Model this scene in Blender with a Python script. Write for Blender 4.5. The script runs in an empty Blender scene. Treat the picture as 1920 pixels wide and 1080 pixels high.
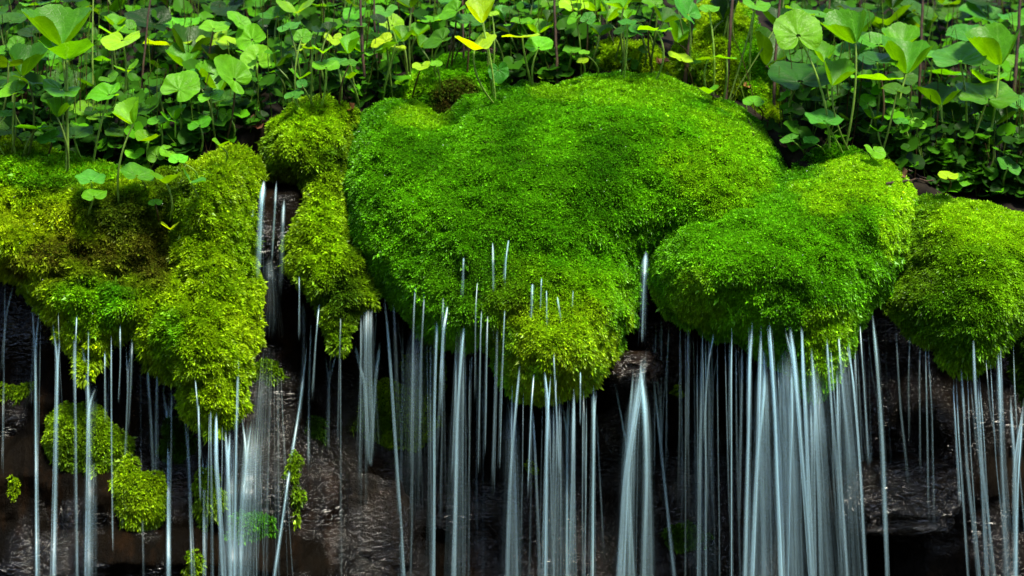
import bpy, math, random
import numpy as np
from mathutils import Vector, Matrix
from mathutils.bvhtree import BVHTree
from mathutils.geometry import delaunay_2d_cdt

R = math.radians
rng = np.random.default_rng(7)
random.seed(7)
sc = bpy.context.scene
COL = sc.collection
D = 4.0                       # camera stands 4 m in front of the bank; 1 px of the photo is 1 mm at y = 0

def W(u, v, y=0.0):
    k = (D + y) / D / 1000.0
    return Vector(((u - 960) * k, y, (540 - v) * k))

# ------------------------------------------------------------------ helpers
def _hash(ix, iy, iz, seed):
    h = (ix.astype(np.int64) * 374761393 + iy.astype(np.int64) * 668265263 + iz.astype(np.int64) * 2147483647 + seed * 974634777) & 0xFFFFFFFF
    h = ((h ^ (h >> 13)) * 1274126177) & 0xFFFFFFFF
    h = ((h ^ (h >> 16)) * 2246822519) & 0xFFFFFFFF
    return ((h ^ (h >> 15)) & 0xFFFFFF) / float(0xFFFFFF)

def vnoise(p, scale, seed=0):
    q = np.asarray(p, float) / scale
    i = np.floor(q).astype(np.int64); f = q - i
    f = f * f * (3 - 2 * f)
    r = 0
    for dx in (0, 1):
        for dy in (0, 1):
            for dz in (0, 1):
                w = (f[:, 0] if dx else 1 - f[:, 0]) * (f[:, 1] if dy else 1 - f[:, 1]) * (f[:, 2] if dz else 1 - f[:, 2])
                r = r + w * _hash(i[:, 0] + dx, i[:, 1] + dy, i[:, 2] + dz, seed)
    return r * 2 - 1

def fbm(p, scale, seed=0, octv=3):
    a = 1.0; r = 0; t = 0
    for k in range(octv):
        r = r + a * vnoise(p, scale, seed + k); t += a; a *= .5; scale *= .5
    return r / t

def link(name, me, m, parent=None):
    o = bpy.data.objects.new(name, me); COL.objects.link(o)
    if m: me.materials.append(m)
    if parent: o.parent = parent
    return o

def mesh_np(name, V, F, smooth=False):
    """V (n,3), F (m,k) one polygon size, straight from arrays."""
    me = bpy.data.meshes.new(name)
    V = np.ascontiguousarray(V, np.float32); F = np.ascontiguousarray(F, np.int32)
    k = F.shape[1]
    me.vertices.add(len(V)); me.vertices.foreach_set('co', V.ravel())
    me.loops.add(F.size); me.loops.foreach_set('vertex_index', F.ravel())
    me.polygons.add(len(F)); me.polygons.foreach_set('loop_start', np.arange(0, F.size, k, dtype=np.int32))
    if smooth: me.polygons.foreach_set('use_smooth', np.ones(len(F), bool))
    me.update(calc_edges=True)
    return me

def color_attr(me, name, rgb):
    rgba = np.ones((len(me.vertices), 4), np.float32); rgba[:, :rgb.shape[1]] = rgb
    a = me.attributes.new(name, 'FLOAT_COLOR', 'POINT'); a.data.foreach_set('color', rgba.ravel())

def float_attr(me, name, val):
    a = me.attributes.new(name, 'FLOAT', 'POINT'); a.data.foreach_set('value', np.ascontiguousarray(val, np.float32))

def tag(o, label, cat, group=None, kind=None):
    o['label'] = label; o['category'] = cat
    if group: o['group'] = group
    if kind: o['kind'] = kind
    return o

def thing(name, loc, label, cat, group=None):
    o = bpy.data.objects.new(name, None); COL.objects.link(o); o.location = loc
    o.empty_display_size = .02
    return tag(o, label, cat, group)

ONES = 'zeroth first second third fourth fifth sixth seventh eighth ninth tenth eleventh twelfth thirteenth fourteenth fifteenth sixteenth seventeenth eighteenth nineteenth'.split()
TENS = {2: ('twentieth', 'twenty'), 3: ('thirtieth', 'thirty'), 4: ('fortieth', 'forty'), 5: ('fiftieth', 'fifty'), 6: ('sixtieth', 'sixty'), 7: ('seventieth', 'seventy')}
def ordinal(n):
    if n < 20: return ONES[n]
    t, u = divmod(n, 10)
    return TENS[t][0] if u == 0 else TENS[t][1] + '-' + ONES[u]

# ------------------------------------------------------------------ materials
def mat(name):
    m = bpy.data.materials.new(name); m.use_nodes = True
    nt = m.node_tree; nt.nodes.clear()
    out = nt.nodes.new('ShaderNodeOutputMaterial')
    return m, nt, out
def N(nt, t, **kw):
    n = nt.nodes.new(t)
    for k, v in kw.items():
        if hasattr(n, k) and k not in n.inputs: setattr(n, k, v)
        else: n.inputs[k].default_value = v
    return n
def bump(nt, height, strength, dist):
    b = N(nt, 'ShaderNodeBump'); b.inputs['Strength'].default_value = strength; b.inputs['Distance'].default_value = dist
    nt.links.new(height, b.inputs['Height']); return b.outputs[0]
def ramp(nt, fac, stops):
    r = N(nt, 'ShaderNodeValToRGB'); e = r.color_ramp.elements
    while len(e) < len(stops): e.new(.5)
    for el, (p, c) in zip(e, stops): el.position = p; el.color = (*c, 1)
    nt.links.new(fac, r.inputs[0]); return r.outputs[0]

def m_sprig(name='moss_sprigs', spec=.18):
    m, nt, out = mat(name); L = nt.links.new
    a = N(nt, 'ShaderNodeAttribute', attribute_name='tint')
    p = N(nt, 'ShaderNodeBsdfPrincipled', Roughness=.4); p.inputs['Specular IOR Level'].default_value = spec
    t = N(nt, 'ShaderNodeBsdfTranslucent')
    mx = N(nt, 'ShaderNodeMixShader'); mx.inputs[0].default_value = .38
    L(a.outputs['Color'], p.inputs['Base Color']); L(a.outputs['Color'], t.inputs['Color'])
    L(p.outputs[0], mx.inputs[1]); L(t.outputs[0], mx.inputs[2]); L(mx.outputs[0], out.inputs[0])
    return m

def m_mossbody():
    m, nt, out = mat('moss_body'); L = nt.links.new
    n = N(nt, 'ShaderNodeTexNoise', Scale=90.0, Detail=6.0)
    tc = N(nt, 'ShaderNodeTexCoord'); L(tc.outputs['Object'], n.inputs['Vector'])
    p = N(nt, 'ShaderNodeBsdfPrincipled', Roughness=.9); p.inputs['Specular IOR Level'].default_value = .05
    L(ramp(nt, n.outputs[0], [(.35, (.012, .03, .003)), (.65, (.035, .085, .006))]), p.inputs['Base Color'])
    L(bump(nt, n.outputs[0], .8, .01), p.inputs['Normal']); L(p.outputs[0], out.inputs[0])
    return m

def m_leaf():
    m, nt, out = mat('leaf_blade'); L = nt.links.new
    oi = N(nt, 'ShaderNodeObjectInfo')
    uv = N(nt, 'ShaderNodeUVMap')
    sp = N(nt, 'ShaderNodeSeparateXYZ'); L(uv.outputs[0], sp.inputs[0])      # U = angle, V = radius
    def M(op, a, b=None):
        x = N(nt, 'ShaderNodeMath', operation=op)
        for i, s in enumerate((a, b)):
            if s is None: continue
            if isinstance(s, (int, float)): x.inputs[i].default_value = s
            else: L(s, x.inputs[i])
        return x.outputs[0]
    wob = N(nt, 'ShaderNodeTexNoise', Scale=9.0, Detail=3.0); tc = N(nt, 'ShaderNodeTexCoord'); L(tc.outputs['Generated'], wob.inputs['Vector'])
    ang = M('ADD', M('MULTIPLY', sp.outputs[0], 4.5), M('MULTIPLY', wob.outputs[0], .35))
    tri = M('MULTIPLY', M('ABSOLUTE', M('SUBTRACT', M('FRACT', ang), .5)), 2.0)     # 1 on the main veins
    dist = M('MULTIPLY', M('SUBTRACT', 1.0, tri), M('ADD', sp.outputs[1], .08))
    vein = M('SUBTRACT', 1.0, M('MINIMUM', M('MULTIPLY', dist, 13.0), 1.0))
    net = N(nt, 'ShaderNodeTexVoronoi', feature='DISTANCE_TO_EDGE', Scale=11.0); L(tc.outputs['Generated'], net.inputs['Vector'])
    netv = M('SUBTRACT', 1.0, M('MINIMUM', M('MULTIPLY', net.outputs[0], 9.0), 1.0))
    v = M('MAXIMUM', vein, M('MULTIPLY', netv, .45))
    mot = N(nt, 'ShaderNodeTexNoise', Scale=4.0, Detail=5.0); L(tc.outputs['Generated'], mot.inputs['Vector'])
    hs = N(nt, 'ShaderNodeHueSaturation'); L(oi.outputs['Color'], hs.inputs['Color'])
    L(M('ADD', M('MULTIPLY', mot.outputs[0], .9), .55), hs.inputs['Value'])
    mixc = N(nt, 'ShaderNodeMix', data_type='RGBA', blend_type='MIX')
    L(M('MULTIPLY', v, .42), mixc.inputs['Factor']); L(hs.outputs[0], mixc.inputs['A'])
    lt = N(nt, 'ShaderNodeHueSaturation', Value=1.7, Hue=.485, Saturation=.9); L(hs.outputs[0], lt.inputs['Color']); L(lt.outputs[0], mixc.inputs['B'])
    c = mixc.outputs['Result']
    p = N(nt, 'ShaderNodeBsdfPrincipled', Roughness=.4); p.inputs['Specular IOR Level'].default_value = .14
    L(c, p.inputs['Base Color'])
    L(bump(nt, M('ADD', M('MULTIPLY', v, -.6), mot.outputs[0]), .35, .003), p.inputs['Normal'])
    t = N(nt, 'ShaderNodeBsdfTranslucent')
    tcol = N(nt, 'ShaderNodeHueSaturation', Hue=.475, Saturation=1.1, Value=1.35); L(c, tcol.inputs['Color']); L(tcol.outputs[0], t.inputs['Color'])
    mx = N(nt, 'ShaderNodeMixShader'); mx.inputs[0].default_value = .48
    L(p.outputs[0], mx.inputs[1]); L(t.outputs[0], mx.inputs[2]); L(mx.outputs[0], out.inputs[0])
    return m

def m_simple(name, col, rough=.6, var=.35, scale=40.0, spec=.3, transl=0.0, objcol=False):
    m, nt, out = mat(name); L = nt.links.new
    n = N(nt, 'ShaderNodeTexNoise', Scale=scale, Detail=4.0); tc = N(nt, 'ShaderNodeTexCoord'); L(tc.outputs['Object'], n.inputs['Vector'])
    hs = N(nt, 'ShaderNodeHueSaturation'); hs.inputs['Color'].default_value = (*col, 1)
    if objcol:
        oi = N(nt, 'ShaderNodeObjectInfo'); L(oi.outputs['Color'], hs.inputs['Color'])
    mr = N(nt, 'ShaderNodeMapRange'); mr.inputs['To Min'].default_value = 1 - var; mr.inputs['To Max'].default_value = 1 + var
    mr.inputs['From Min'].default_value = .3; mr.inputs['From Max'].default_value = .7
    L(n.outputs[0], mr.inputs['Value']); L(mr.outputs[0], hs.inputs['Value'])
    p = N(nt, 'ShaderNodeBsdfPrincipled', Roughness=rough); p.inputs['Specular IOR Level'].default_value = spec
    L(hs.outputs[0], p.inputs['Base Color']); L(bump(nt, n.outputs[0], .4, .003), p.inputs['Normal'])
    if transl:
        t = N(nt, 'ShaderNodeBsdfTranslucent'); L(hs.outputs[0], t.inputs['Color'])
        mx = N(nt, 'ShaderNodeMixShader'); mx.inputs[0].default_value = transl
        L(p.outputs[0], mx.inputs[1]); L(t.outputs[0], mx.inputs[2]); L(mx.outputs[0], out.inputs[0])
    else: L(p.outputs[0], out.inputs[0])
    return m

def m_rock(name, dark, light, rust, ripple=1.0):
    m, nt, out = mat(name); L = nt.links.new
    tc = N(nt, 'ShaderNodeTexCoord')
    big = N(nt, 'ShaderNodeTexNoise', Scale=7.0, Detail=9.0, Roughness=.65); L(tc.outputs['Object'], big.inputs['Vector'])
    mp = N(nt, 'ShaderNodeMapping'); mp.inputs['Scale'].default_value = (1.6, 1.0, .35); L(tc.outputs['Object'], mp.inputs['Vector'])
    st = N(nt, 'ShaderNodeTexNoise', Scale=13.0, Detail=6.0, Roughness=.6); L(mp.outputs[0], st.inputs['Vector'])
    mix = N(nt, 'ShaderNodeMix', data_type='RGBA')
    L(ramp(nt, big.outputs[0], [(.3, dark), (.72, light)]), mix.inputs['A']); mix.inputs['B'].default_value = (*rust, 1)
    L(ramp(nt, st.outputs[0], [(.52, (0, 0, 0)), (.72, (1, 1, 1))]), mix.inputs['Factor'])
    p = N(nt, 'ShaderNodeBsdfPrincipled'); p.inputs['Specular IOR Level'].default_value = .03
    L(mix.outputs['Result'], p.inputs['Base Color'])
    r = N(nt, 'ShaderNodeMapRange'); r.inputs['To Min'].default_value = .25; r.inputs['To Max'].default_value = .6
    r.inputs['From Min'].default_value = .38; r.inputs['From Max'].default_value = .62
    L(st.outputs[0], r.inputs['Value']); L(r.outputs[0], p.inputs['Roughness'])
    # water film rippling over the rock
    mp2 = N(nt, 'ShaderNodeMapping'); mp2.inputs['Scale'].default_value = (1.0, 1.0, 2.3); L(tc.outputs['Object'], mp2.inputs['Vector'])
    rp = N(nt, 'ShaderNodeTexNoise', Scale=38.0, Detail=1.2, Roughness=.45, Distortion=1.4); L(mp2.outputs[0], rp.inputs['Vector'])
    fine = N(nt, 'ShaderNodeTexNoise', Scale=60.0, Detail=8.0, Roughness=.75); L(mp.outputs[0], fine.inputs['Vector'])
    b0 = bump(nt, big.outputs[0], .8, .03)
    bb = N(nt, 'ShaderNodeBump'); bb.inputs['Strength'].default_value = .9; bb.inputs['Distance'].default_value = .008
    L(fine.outputs[0], bb.inputs['Height']); L(b0, bb.inputs['Normal']); b1 = bb.outputs[0]
    b2 = N(nt, 'ShaderNodeBump'); b2.inputs['Strength'].default_value = ripple; b2.inputs['Distance'].default_value = .02
    L(rp.outputs[0], b2.inputs['Height']); L(b1, b2.inputs['Normal'])
    L(b1, p.inputs['Normal']); L(b2.outputs[0], p.inputs['Coat Normal'])
    fm = N(nt, 'ShaderNodeTexNoise', Scale=4.5, Detail=2.0); L(tc.outputs['Object'], fm.inputs['Vector'])
    L(ramp(nt, fm.outputs[0], [(.46, (0, 0, 0)), (.52, (1, 1, 1))]), p.inputs['Coat Weight'])
    p.inputs['Coat Roughness'].default_value = .05; p.inputs['Coat IOR'].default_value = 1.42
    L(p.outputs[0], out.inputs[0])
    return m

def m_water_thread():
    m, nt, out = mat('falling_water'); L = nt.links.new
    a = N(nt, 'ShaderNodeAttribute', attribute_name='water_amount')
    tr = N(nt, 'ShaderNodeBsdfTransparent')
    d = N(nt, 'ShaderNodeBsdfDiffuse', Color=(.52, .78, .86, 1)); t = N(nt, 'ShaderNodeBsdfTranslucent', Color=(.52, .78, .86, 1))
    g = N(nt, 'ShaderNodeBsdfGlossy', Roughness=.35); g.inputs['Color'].default_value = (.9, .95, 1, 1)
    m1 = N(nt, 'ShaderNodeMixShader'); m1.inputs[0].default_value = .5; L(d.outputs[0], m1.inputs[1]); L(t.outputs[0], m1.inputs[2])
    m2 = N(nt, 'ShaderNodeMixShader'); m2.inputs[0].default_value = .14; L(m1.outputs[0], m2.inputs[1]); L(g.outputs[0], m2.inputs[2])
    m3 = N(nt, 'ShaderNodeMixShader'); L(a.outputs['Fac'], m3.inputs[0]); L(tr.outputs[0], m3.inputs[1]); L(m2.outputs[0], m3.inputs[2])
    L(m3.outputs[0], out.inputs[0])
    return m

MU = m_sprig('undergrowth_leaf', .03)
MS, MB, ML = m_sprig(), m_mossbody(), m_leaf()
MST = m_simple('green_stalk', (.10, .22, .02), .45, .3, 60, .35, .25, objcol=True)
MWOOD = m_simple('woody_stem', (.035, .018, .010), .6, .5, 70)
MDEAD = m_simple('dead_leaf', (.11, .045, .016), .6, .5, 30, .3, .2, objcol=True)
MSOIL = m_simple('leaf_mould', (.007, .005, .003), .9, .6, 45, .1)
MGROUND = m_simple('forest_floor', (.025, .022, .012), .9, .5, 3)
MROCK = m_rock('wet_rock', (.0005, .0004, .0002), (.0055, .0036, .0018), (.0100, .0045, .0012))
MGREY = m_rock('grey_rock', (.003, .0027, .0025), (.018, .016, .014), (.014, .009, .005), .8)
MWET = m_rock('brown_rock', (.002, .0012, .0008), (.013, .0075, .0045), (.012, .006, .0025), .8)
MWAT = m_water_thread()
m, nt, out = mat('stream_water'); p = N(nt, 'ShaderNodeBsdfPrincipled', Roughness=.06); p.inputs['Base Color'].default_value = (.008, .009, .007, 1)
n_ = N(nt, 'ShaderNodeTexNoise', Scale=22.0, Detail=3.0); tc_ = N(nt, 'ShaderNodeTexCoord'); nt.links.new(tc_.outputs['Object'], n_.inputs['Vector'])
nt.links.new(bump(nt, n_.outputs[0], .5, .02), p.inputs['Normal']); nt.links.new(p.outputs[0], out.inputs[0]); MSTREAM = m
m, nt, out = mat('water_drop'); p = N(nt, 'ShaderNodeBsdfPrincipled', Roughness=.04); p.inputs['Base Color'].default_value = (.9, .95, .95, 1)
p.inputs['Transmission Weight'].default_value = .5; nt.links.new(p.outputs[0], out.inputs[0]); MDROP = m

# ------------------------------------------------------------------ the bank, the rock and the ground
LIP = [(-400, 280), (-100, 285), (100, 300), (300, 325), (430, 270), (500, 215), (650, 200), (900, 170), (1100, 145), (1300, 165), (1420, 230), (1500, 292), (1600, 290), (1700, 318), (1800, 350), (1920, 375), (2050, 380), (2400, 370)]
LIPY = [(-400, .24), (380, .24), (470, .30), (560, .36), (700, .40), (900, .42), (1100, .46), (1300, .46), (1430, .38), (1500, .25), (1700, .25), (1800, .29), (2400, .30)]
def lip_yz(x):
    y = x * 0 + .3
    for _ in range(4):
        u = x * 1000 * D / (D + y) + 960
        y = np.interp(u, [a for a, b in LIPY], [b for a, b in LIPY])
    return y, (540 - np.interp(u, [a for a, b in LIP], [b + 14 for a, b in LIP])) / 1000 * (D + y) / D
def sheet(name, X, Y, Z, m, smooth=True):
    nr, nc = X.shape
    V = np.stack([X, Y, Z], -1).reshape(-1, 3)
    i = np.arange(nr * nc).reshape(nr, nc)
    F = np.stack([i[:-1, :-1], i[:-1, 1:], i[1:, 1:], i[1:, :-1]], -1).reshape(-1, 4)
    return link(name, mesh_np(name, V, F, smooth), m), V, F

xs = np.linspace(-1.9, 1.9, 300)
prof = [(.34, -.55), (.22, -.34), (.12, -.18), (.03, -.06), (.0, -.02), (.0, 0)] + [(d, .58 * d) for d in np.linspace(.02, 1.2, 70)] + [(1.6, .9), (2.4, 1.3), (4, 1.6)]
PY = np.array([p[0] for p in prof]); PZ = np.array([p[1] for p in prof])
X, PYY = np.meshgrid(xs, PY); _, PZZ = np.meshgrid(xs, PZ)
YL, ZL = lip_yz(X); Z0 = ZL + PZZ
P0 = np.stack([X, PYY, Z0], -1).reshape(-1, 3)
nz = (fbm(P0, .25, 3, 4) * .035 + fbm(P0, .05, 9, 2) * .008).reshape(X.shape)
bank, BV, BF = sheet('bank_ground', X, YL + PYY, Z0 + nz, MSOIL)
tag(bank, 'dark soil bank rising behind the moss', 'bank', kind='structure')
BANK = BVHTree.FromPolygons([tuple(v) for v in BV], [tuple(f) for f in BF])

def sstep(a, b, x):
    t = np.clip((x - a) / (b - a), 0, 1); return t * t * (3 - 2 * t)
zs = np.linspace(-1.05, .34, 300); xr = np.linspace(-1.7, 1.7, 640)
XR, ZR = np.meshgrid(xr, zs)
PR = np.stack([XR, XR * 0, ZR], -1).reshape(-1, 3)
PRs = PR * np.array([1, 1, .55])
yr = .36 - .19 * (1 - sstep(-.50, -.18, XR)) + .08 * sstep(.1, .7, XR)
yr = yr - .17 * (1 - sstep(-.50, -.12, ZR)) * (1 - .45 * sstep(-.1, .3, XR)) - .26 * (1 - sstep(-.90, -.60, ZR))
# stepped ledges in the strata
st = (ZR + .05 * XR + .06 * fbm(PR, .35, 21, 2).reshape(XR.shape)) / .16
yr = yr + .035 * (np.abs((st % 1) - .5) * 2 - .5)
yr = yr + .45 * sstep(-.17, -.05, ZR - lip_yz(XR)[1])
yr = yr + (fbm(PRs, .22, 5, 4) * .075 + fbm(PRs, .045, 8, 3) * .016 - np.abs(fbm(PRs, .07, 14, 3)) * .03 - np.abs(fbm(PRs, .02, 15, 2)) * .006).reshape(XR.shape)
rock, RV, RF = sheet('rock_face', XR, yr, ZR, MROCK)
tag(rock, 'dark wet rock face behind the falling water', 'rock', kind='structure')
ROCK = BVHTree.FromPolygons([tuple(v) for v in RV], [tuple(f) for f in RF])

# stream bed in front of the rock, and the gully floor and slopes around, one added to block light, to the horizon
gx = np.concatenate([-np.geomspace(400, 2.2, 26), np.linspace(-1.9, 1.9, 40), np.geomspace(2.2, 400, 26)])
gy = np.concatenate([-np.geomspace(400, 2.2, 40), np.linspace(-2, 5, 50), np.geomspace(6, 400, 20)])
GX, GY = np.meshgrid(gx, gy)
back = np.clip(-GY - 4.8, 0, 80)                      # unseen hill added behind the camera to cut low light on the bank
GZ = -1.02 + 16 * (1 - np.exp(-back / 9.0)) + np.clip(GY - 4.1, 0, 8) * .05
GZ = GZ + np.where(GY > 4.1, 2.6, 0) + 1.2 * sstep(2.0, 6.0, np.abs(GX)) * sstep(-3, 0, GY)
ground, *_ = sheet('ground', GX, GY, GZ + (.05 * fbm(np.stack([GX, GY, GX * 0], -1).reshape(-1, 3), 1.5, 4).reshape(GX.shape)), MGROUND)
tag(ground, 'dark forest gully floor, with an unseen hill added to block low light', 'ground', kind='structure')
SX, SY = np.meshgrid(np.linspace(-1.9, 1.9, 90), np.linspace(-1.7, .6, 50))
water, *_ = sheet('stream_water', SX, SY, -.93 + .004 * fbm(np.stack([SX, SY, SX * 0], -1).reshape(-1, 3), .12, 2).reshape(SX.shape), MSTREAM)
tag(water, 'shallow dark stream at the foot of the rock', 'water', kind='structure')

# ------------------------------------------------------------------ moss cushions
def in_poly(P, Q):
    x, z = P[:, 0], P[:, 1]; r = np.zeros(len(P), bool); n = len(Q)
    for i in range(n):
        x1, z1 = Q[i]; x2, z2 = Q[(i + 1) % n]
        c = ((z1 > z) != (z2 > z))
        r ^= c & (x < (x2 - x1) * (z - z1) / (z2 - z1 + 1e-12) + x1)
    return r
def edge_dist(P, Q):
    d = np.full(len(P), 1e9); n = len(Q)
    for i in range(n):
        a = Q[i]; b = Q[(i + 1) % n]; ab = b - a
        t = np.clip(((P - a) @ ab) / (ab @ ab + 1e-12), 0, 1)
        d = np.minimum(d, np.hypot(*(P - a - t[:, None] * ab).T))
    return d
def smooth_poly(px, step):
    P = np.array(px, float); out = []
    n = len(P)
    for i in range(n):
        p0, p1, p2, p3 = P[i - 1], P[i], P[(i + 1) % n], P[(i + 2) % n]
        k = max(1, int(np.hypot(*(p2 - p1)) / step))
        for j in range(k):
            t = j / k
            out.append(.5 * ((2 * p1) + (p2 - p0) * t + (2 * p0 - 5 * p1 + 4 * p2 - p3) * t * t + (3 * p1 - p0 - 3 * p2 + p3) * t ** 3))
    return np.array(out)

def pillow(px, y0, thick, rad, shear=0.0, zc_px=None, sp=8.0, lump=.02, back=.6, seed=0, rag=6.0):
    """A closed cushion: outline px (pixels of the photo, = mm), bulging thick towards the front and back*thick behind."""
    Q = smooth_poly(px, sp)
    n3 = np.stack([Q[:, 0], Q[:, 1], Q[:, 0] * 0], -1)
    Q = Q + np.stack([fbm(n3, 30, seed + 50, 2), fbm(n3, 30, seed + 60, 2)], -1) * rag
    lo, hi = Q.min(0), Q.max(0)
    g = []
    rows = np.arange(lo[1], hi[1], sp * .87)
    for r_i, v in enumerate(rows):
        u = np.arange(lo[0] + (r_i % 2) * sp / 2, hi[0], sp)
        g.append(np.stack([u, np.full_like(u, v)], -1))
    g = np.concatenate(g) + rng.normal(0, sp * .12, (sum(map(len, g)), 2))
    g = g[in_poly(g, Q)]; de = edge_dist(g, Q); g = g[de > sp * .55]
    nb = len(Q)
    pts = np.concatenate([Q, g])
    r = delaunay_2d_cdt([Vector(p) for p in pts], [(i, (i + 1) % nb) for i in range(nb)], [], 1, 1e-4)
    P = np.array([tuple(v) for v in r[0]]); F = np.array([f for f in r[2] if len(f) == 3])
    d = edge_dist(P, Q) / 1000.0
    bd = d < 1e-4
    t = np.clip(d / rad, 0, 1)
    h = thick * np.sqrt(np.clip(1 - (1 - t) ** 2, 0, 1))
    # relax the ridge of the distance field
    E = np.concatenate([F[:, [0, 1]], F[:, [1, 2]], F[:, [2, 0]]])
    for _ in range(30):
        s = np.zeros(len(P)); c = np.zeros(len(P))
        np.add.at(s, E[:, 0], h[E[:, 1]]); np.add.at(c, E[:, 0], 1)
        np.add.at(s, E[:, 1], h[E[:, 0]]); np.add.at(c, E[:, 1], 1)
        h = np.where(bd, 0, .35 * h + .65 * s / np.maximum(c, 1))
    p3 = np.stack([P[:, 0], P[:, 1], P[:, 0] * 0], -1) / 1000
    h = h + (lump * fbm(p3, .16, seed, 2) + lump * .35 * fbm(p3, .04, seed + 5, 2)) * np.clip(d / .05, 0, 1)
    zc = (lo[1] + hi[1]) / 2 if zc_px is None else zc_px
    ye = y0 + shear * (zc - P[:, 1]) / 1000.0
    k = (D + ye) / D / 1000.0
    Xw = (P[:, 0] - 960) * k; Zw = (540 - P[:, 1]) * k
    Vf = np.stack([Xw, ye - h, Zw], -1)
    inner = np.where(~bd)[0]
    mp = np.arange(len(P)); mp[inner] = len(P) + np.arange(len(inner))
    Vb = np.stack([Xw[inner], (ye + back * np.maximum(h, .004))[inner], Zw[inner]], -1)
    V = np.concatenate([Vf, Vb])
    # orientation: the front must face -y
    a, b, c = V[F[:, 0]], V[F[:, 1]], V[F[:, 2]]
    ny = np.cross(b - a, c - a)[:, 1]
    F[ny > 0] = F[ny > 0][:, ::-1]
    Fb = mp[F][:, ::-1]
    return V, np.concatenate([F, Fb]), len(F)

TRIS = []   # all cushion surfaces, for resting water and stems on them
def unit(a): return a / (np.linalg.norm(a, axis=-1, keepdims=True) + 1e-9)

def sprigs(V, F, nf, dens, L, cols, patches, droop=.5, blades=5, clump=.010, seed=0, spread=1.1, fat=.36, bdens=.3):
    a, b, c = V[F[:, 0]], V[F[:, 1]], V[F[:, 2]]
    cr = np.cross(b - a, c - a); ar = np.linalg.norm(cr, axis=1) / 2; fn = unit(cr)
    w = ar.copy(); w[nf:] *= bdens
    # vertex normals for a smooth lie
    vn = np.zeros_like(V)
    for k in range(3): np.add.at(vn, F[:, k], cr)
    vn = unit(vn)
    n = int(w.sum() * dens)
    fi = rng.choice(len(F), n, p=w / w.sum())
    r1, r2 = rng.random(n), rng.random(n); s = np.sqrt(r1)
    bc = np.stack([1 - s, s * (1 - r2), s * r2], -1)
    P = (a[fi] * bc[:, :1] + b[fi] * bc[:, 1:2] + c[fi] * bc[:, 2:])
    nn = unit(vn[F[fi, 0]] * bc[:, :1] + vn[F[fi, 1]] * bc[:, 1:2] + vn[F[fi, 2]] * bc[:, 2:])
    cl = fbm(P, .022, seed + 11, 2)
    P = P + nn * ((cl * .8 + .15) * clump)[:, None]
    # colour of every sprig: mixed greens plus patches of other growth and one crown's painted light
    t = np.clip(.5 + .9 * fbm(P, .09, seed + 17, 3) + rng.normal(0, .16, n), 0, 1)[:, None]
    C = cols[0] * (1 - t) + cols[1] * t
    u = P[:, 0] / (D + P[:, 1]) * D * 1000 + 960; v = 540 - P[:, 2] / (D + P[:, 1]) * D * 1000
    jit = fbm(P, .05, seed + 23, 3)
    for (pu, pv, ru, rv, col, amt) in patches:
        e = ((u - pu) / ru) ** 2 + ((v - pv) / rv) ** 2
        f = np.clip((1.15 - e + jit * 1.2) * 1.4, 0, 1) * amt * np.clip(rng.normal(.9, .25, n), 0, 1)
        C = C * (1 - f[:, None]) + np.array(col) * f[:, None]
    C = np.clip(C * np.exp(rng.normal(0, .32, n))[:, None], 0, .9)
    # blades
    m = n * blades
    P = np.repeat(P, blades, 0); nn = np.repeat(nn, blades, 0); C = np.repeat(C, blades, 0)
    rt = rng.normal(0, 1, (m, 3)); rt = unit(rt - nn * (rt * nn).sum(1, keepdims=True))
    d = unit(nn + rt * spread * rng.random((m, 1)) ** .6 + np.array([0, 0, -1.0]) * droop * (1 - .6 * nn[:, 2:3]))
    Lb = (L * (1 + (.25 if L > .006 else .9) * np.clip(-nn[:, 2], 0, 1)) * np.exp(rng.normal(0, .28, m)) * (1 + .5 * np.repeat(cl, blades)))[:, None]
    side = unit(np.cross(d, rng.normal(0, 1, (m, 3)))) * Lb * fat / 2
    up = unit(np.cross(side, d)) * Lb * .08
    p0 = P - nn * L * .25; tip = P + d * Lb + np.array([0, 0, -1.0]) * Lb * droop * .25; mid = P + d * Lb * .5
    VV = np.stack([p0, mid + side + up, tip, mid - side + up], 1).reshape(-1, 3)
    FF = np.arange(m * 4).reshape(m, 4)
    return VV, FF, np.repeat(C, 4, 0)

GREEN = (np.array([.034, .160, .002]), np.array([.135, .42, .004]))
LIME = (np.array([.12, .26, .002]), np.array([.31, .47, .004]))
OLIVE = (np.array([.065, .165, .002]), np.array([.22, .37, .005]))
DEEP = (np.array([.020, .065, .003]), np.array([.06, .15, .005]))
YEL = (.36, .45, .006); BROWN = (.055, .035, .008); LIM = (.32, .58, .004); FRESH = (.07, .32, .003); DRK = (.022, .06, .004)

def cushion(name, label, px, y0, thick, rad, cols, dens=190e3, L=.0056, patches=(), group=None, cat='moss cushion', seed=0, sub=None, **kw):
    pk = {k: kw.pop(k) for k in ('shear', 'zc_px', 'sp', 'lump', 'back', 'rag') if k in kw}
    V, F, nf = pillow(px, y0, thick, rad, seed=seed, **pk)
    off = V.mean(0); off[2] = V[:, 2].min()
    vn = np.zeros_like(V)
    cr = np.cross(V[F[:, 1]] - V[F[:, 0]], V[F[:, 2]] - V[F[:, 0]])
    for k in range(3): np.add.at(vn, F[:, k], cr)
    root = link(name, mesh_np(name, V - unit(vn) * min(.008, rad * .2) - off, F, True), MB); root.location = off
    tag(root, label, cat, group)
    S, SF, C = sprigs(V, F, nf, dens, L, cols, patches, seed=seed, **kw)
    me = mesh_np('moss_sprigs', S - off, SF); color_attr(me, 'tint', C)
    ch = link('moss_sprigs', me, MS, root); ch['kind'] = 'stuff'
    TRIS.append((V, F[:nf]))
    return root

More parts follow.
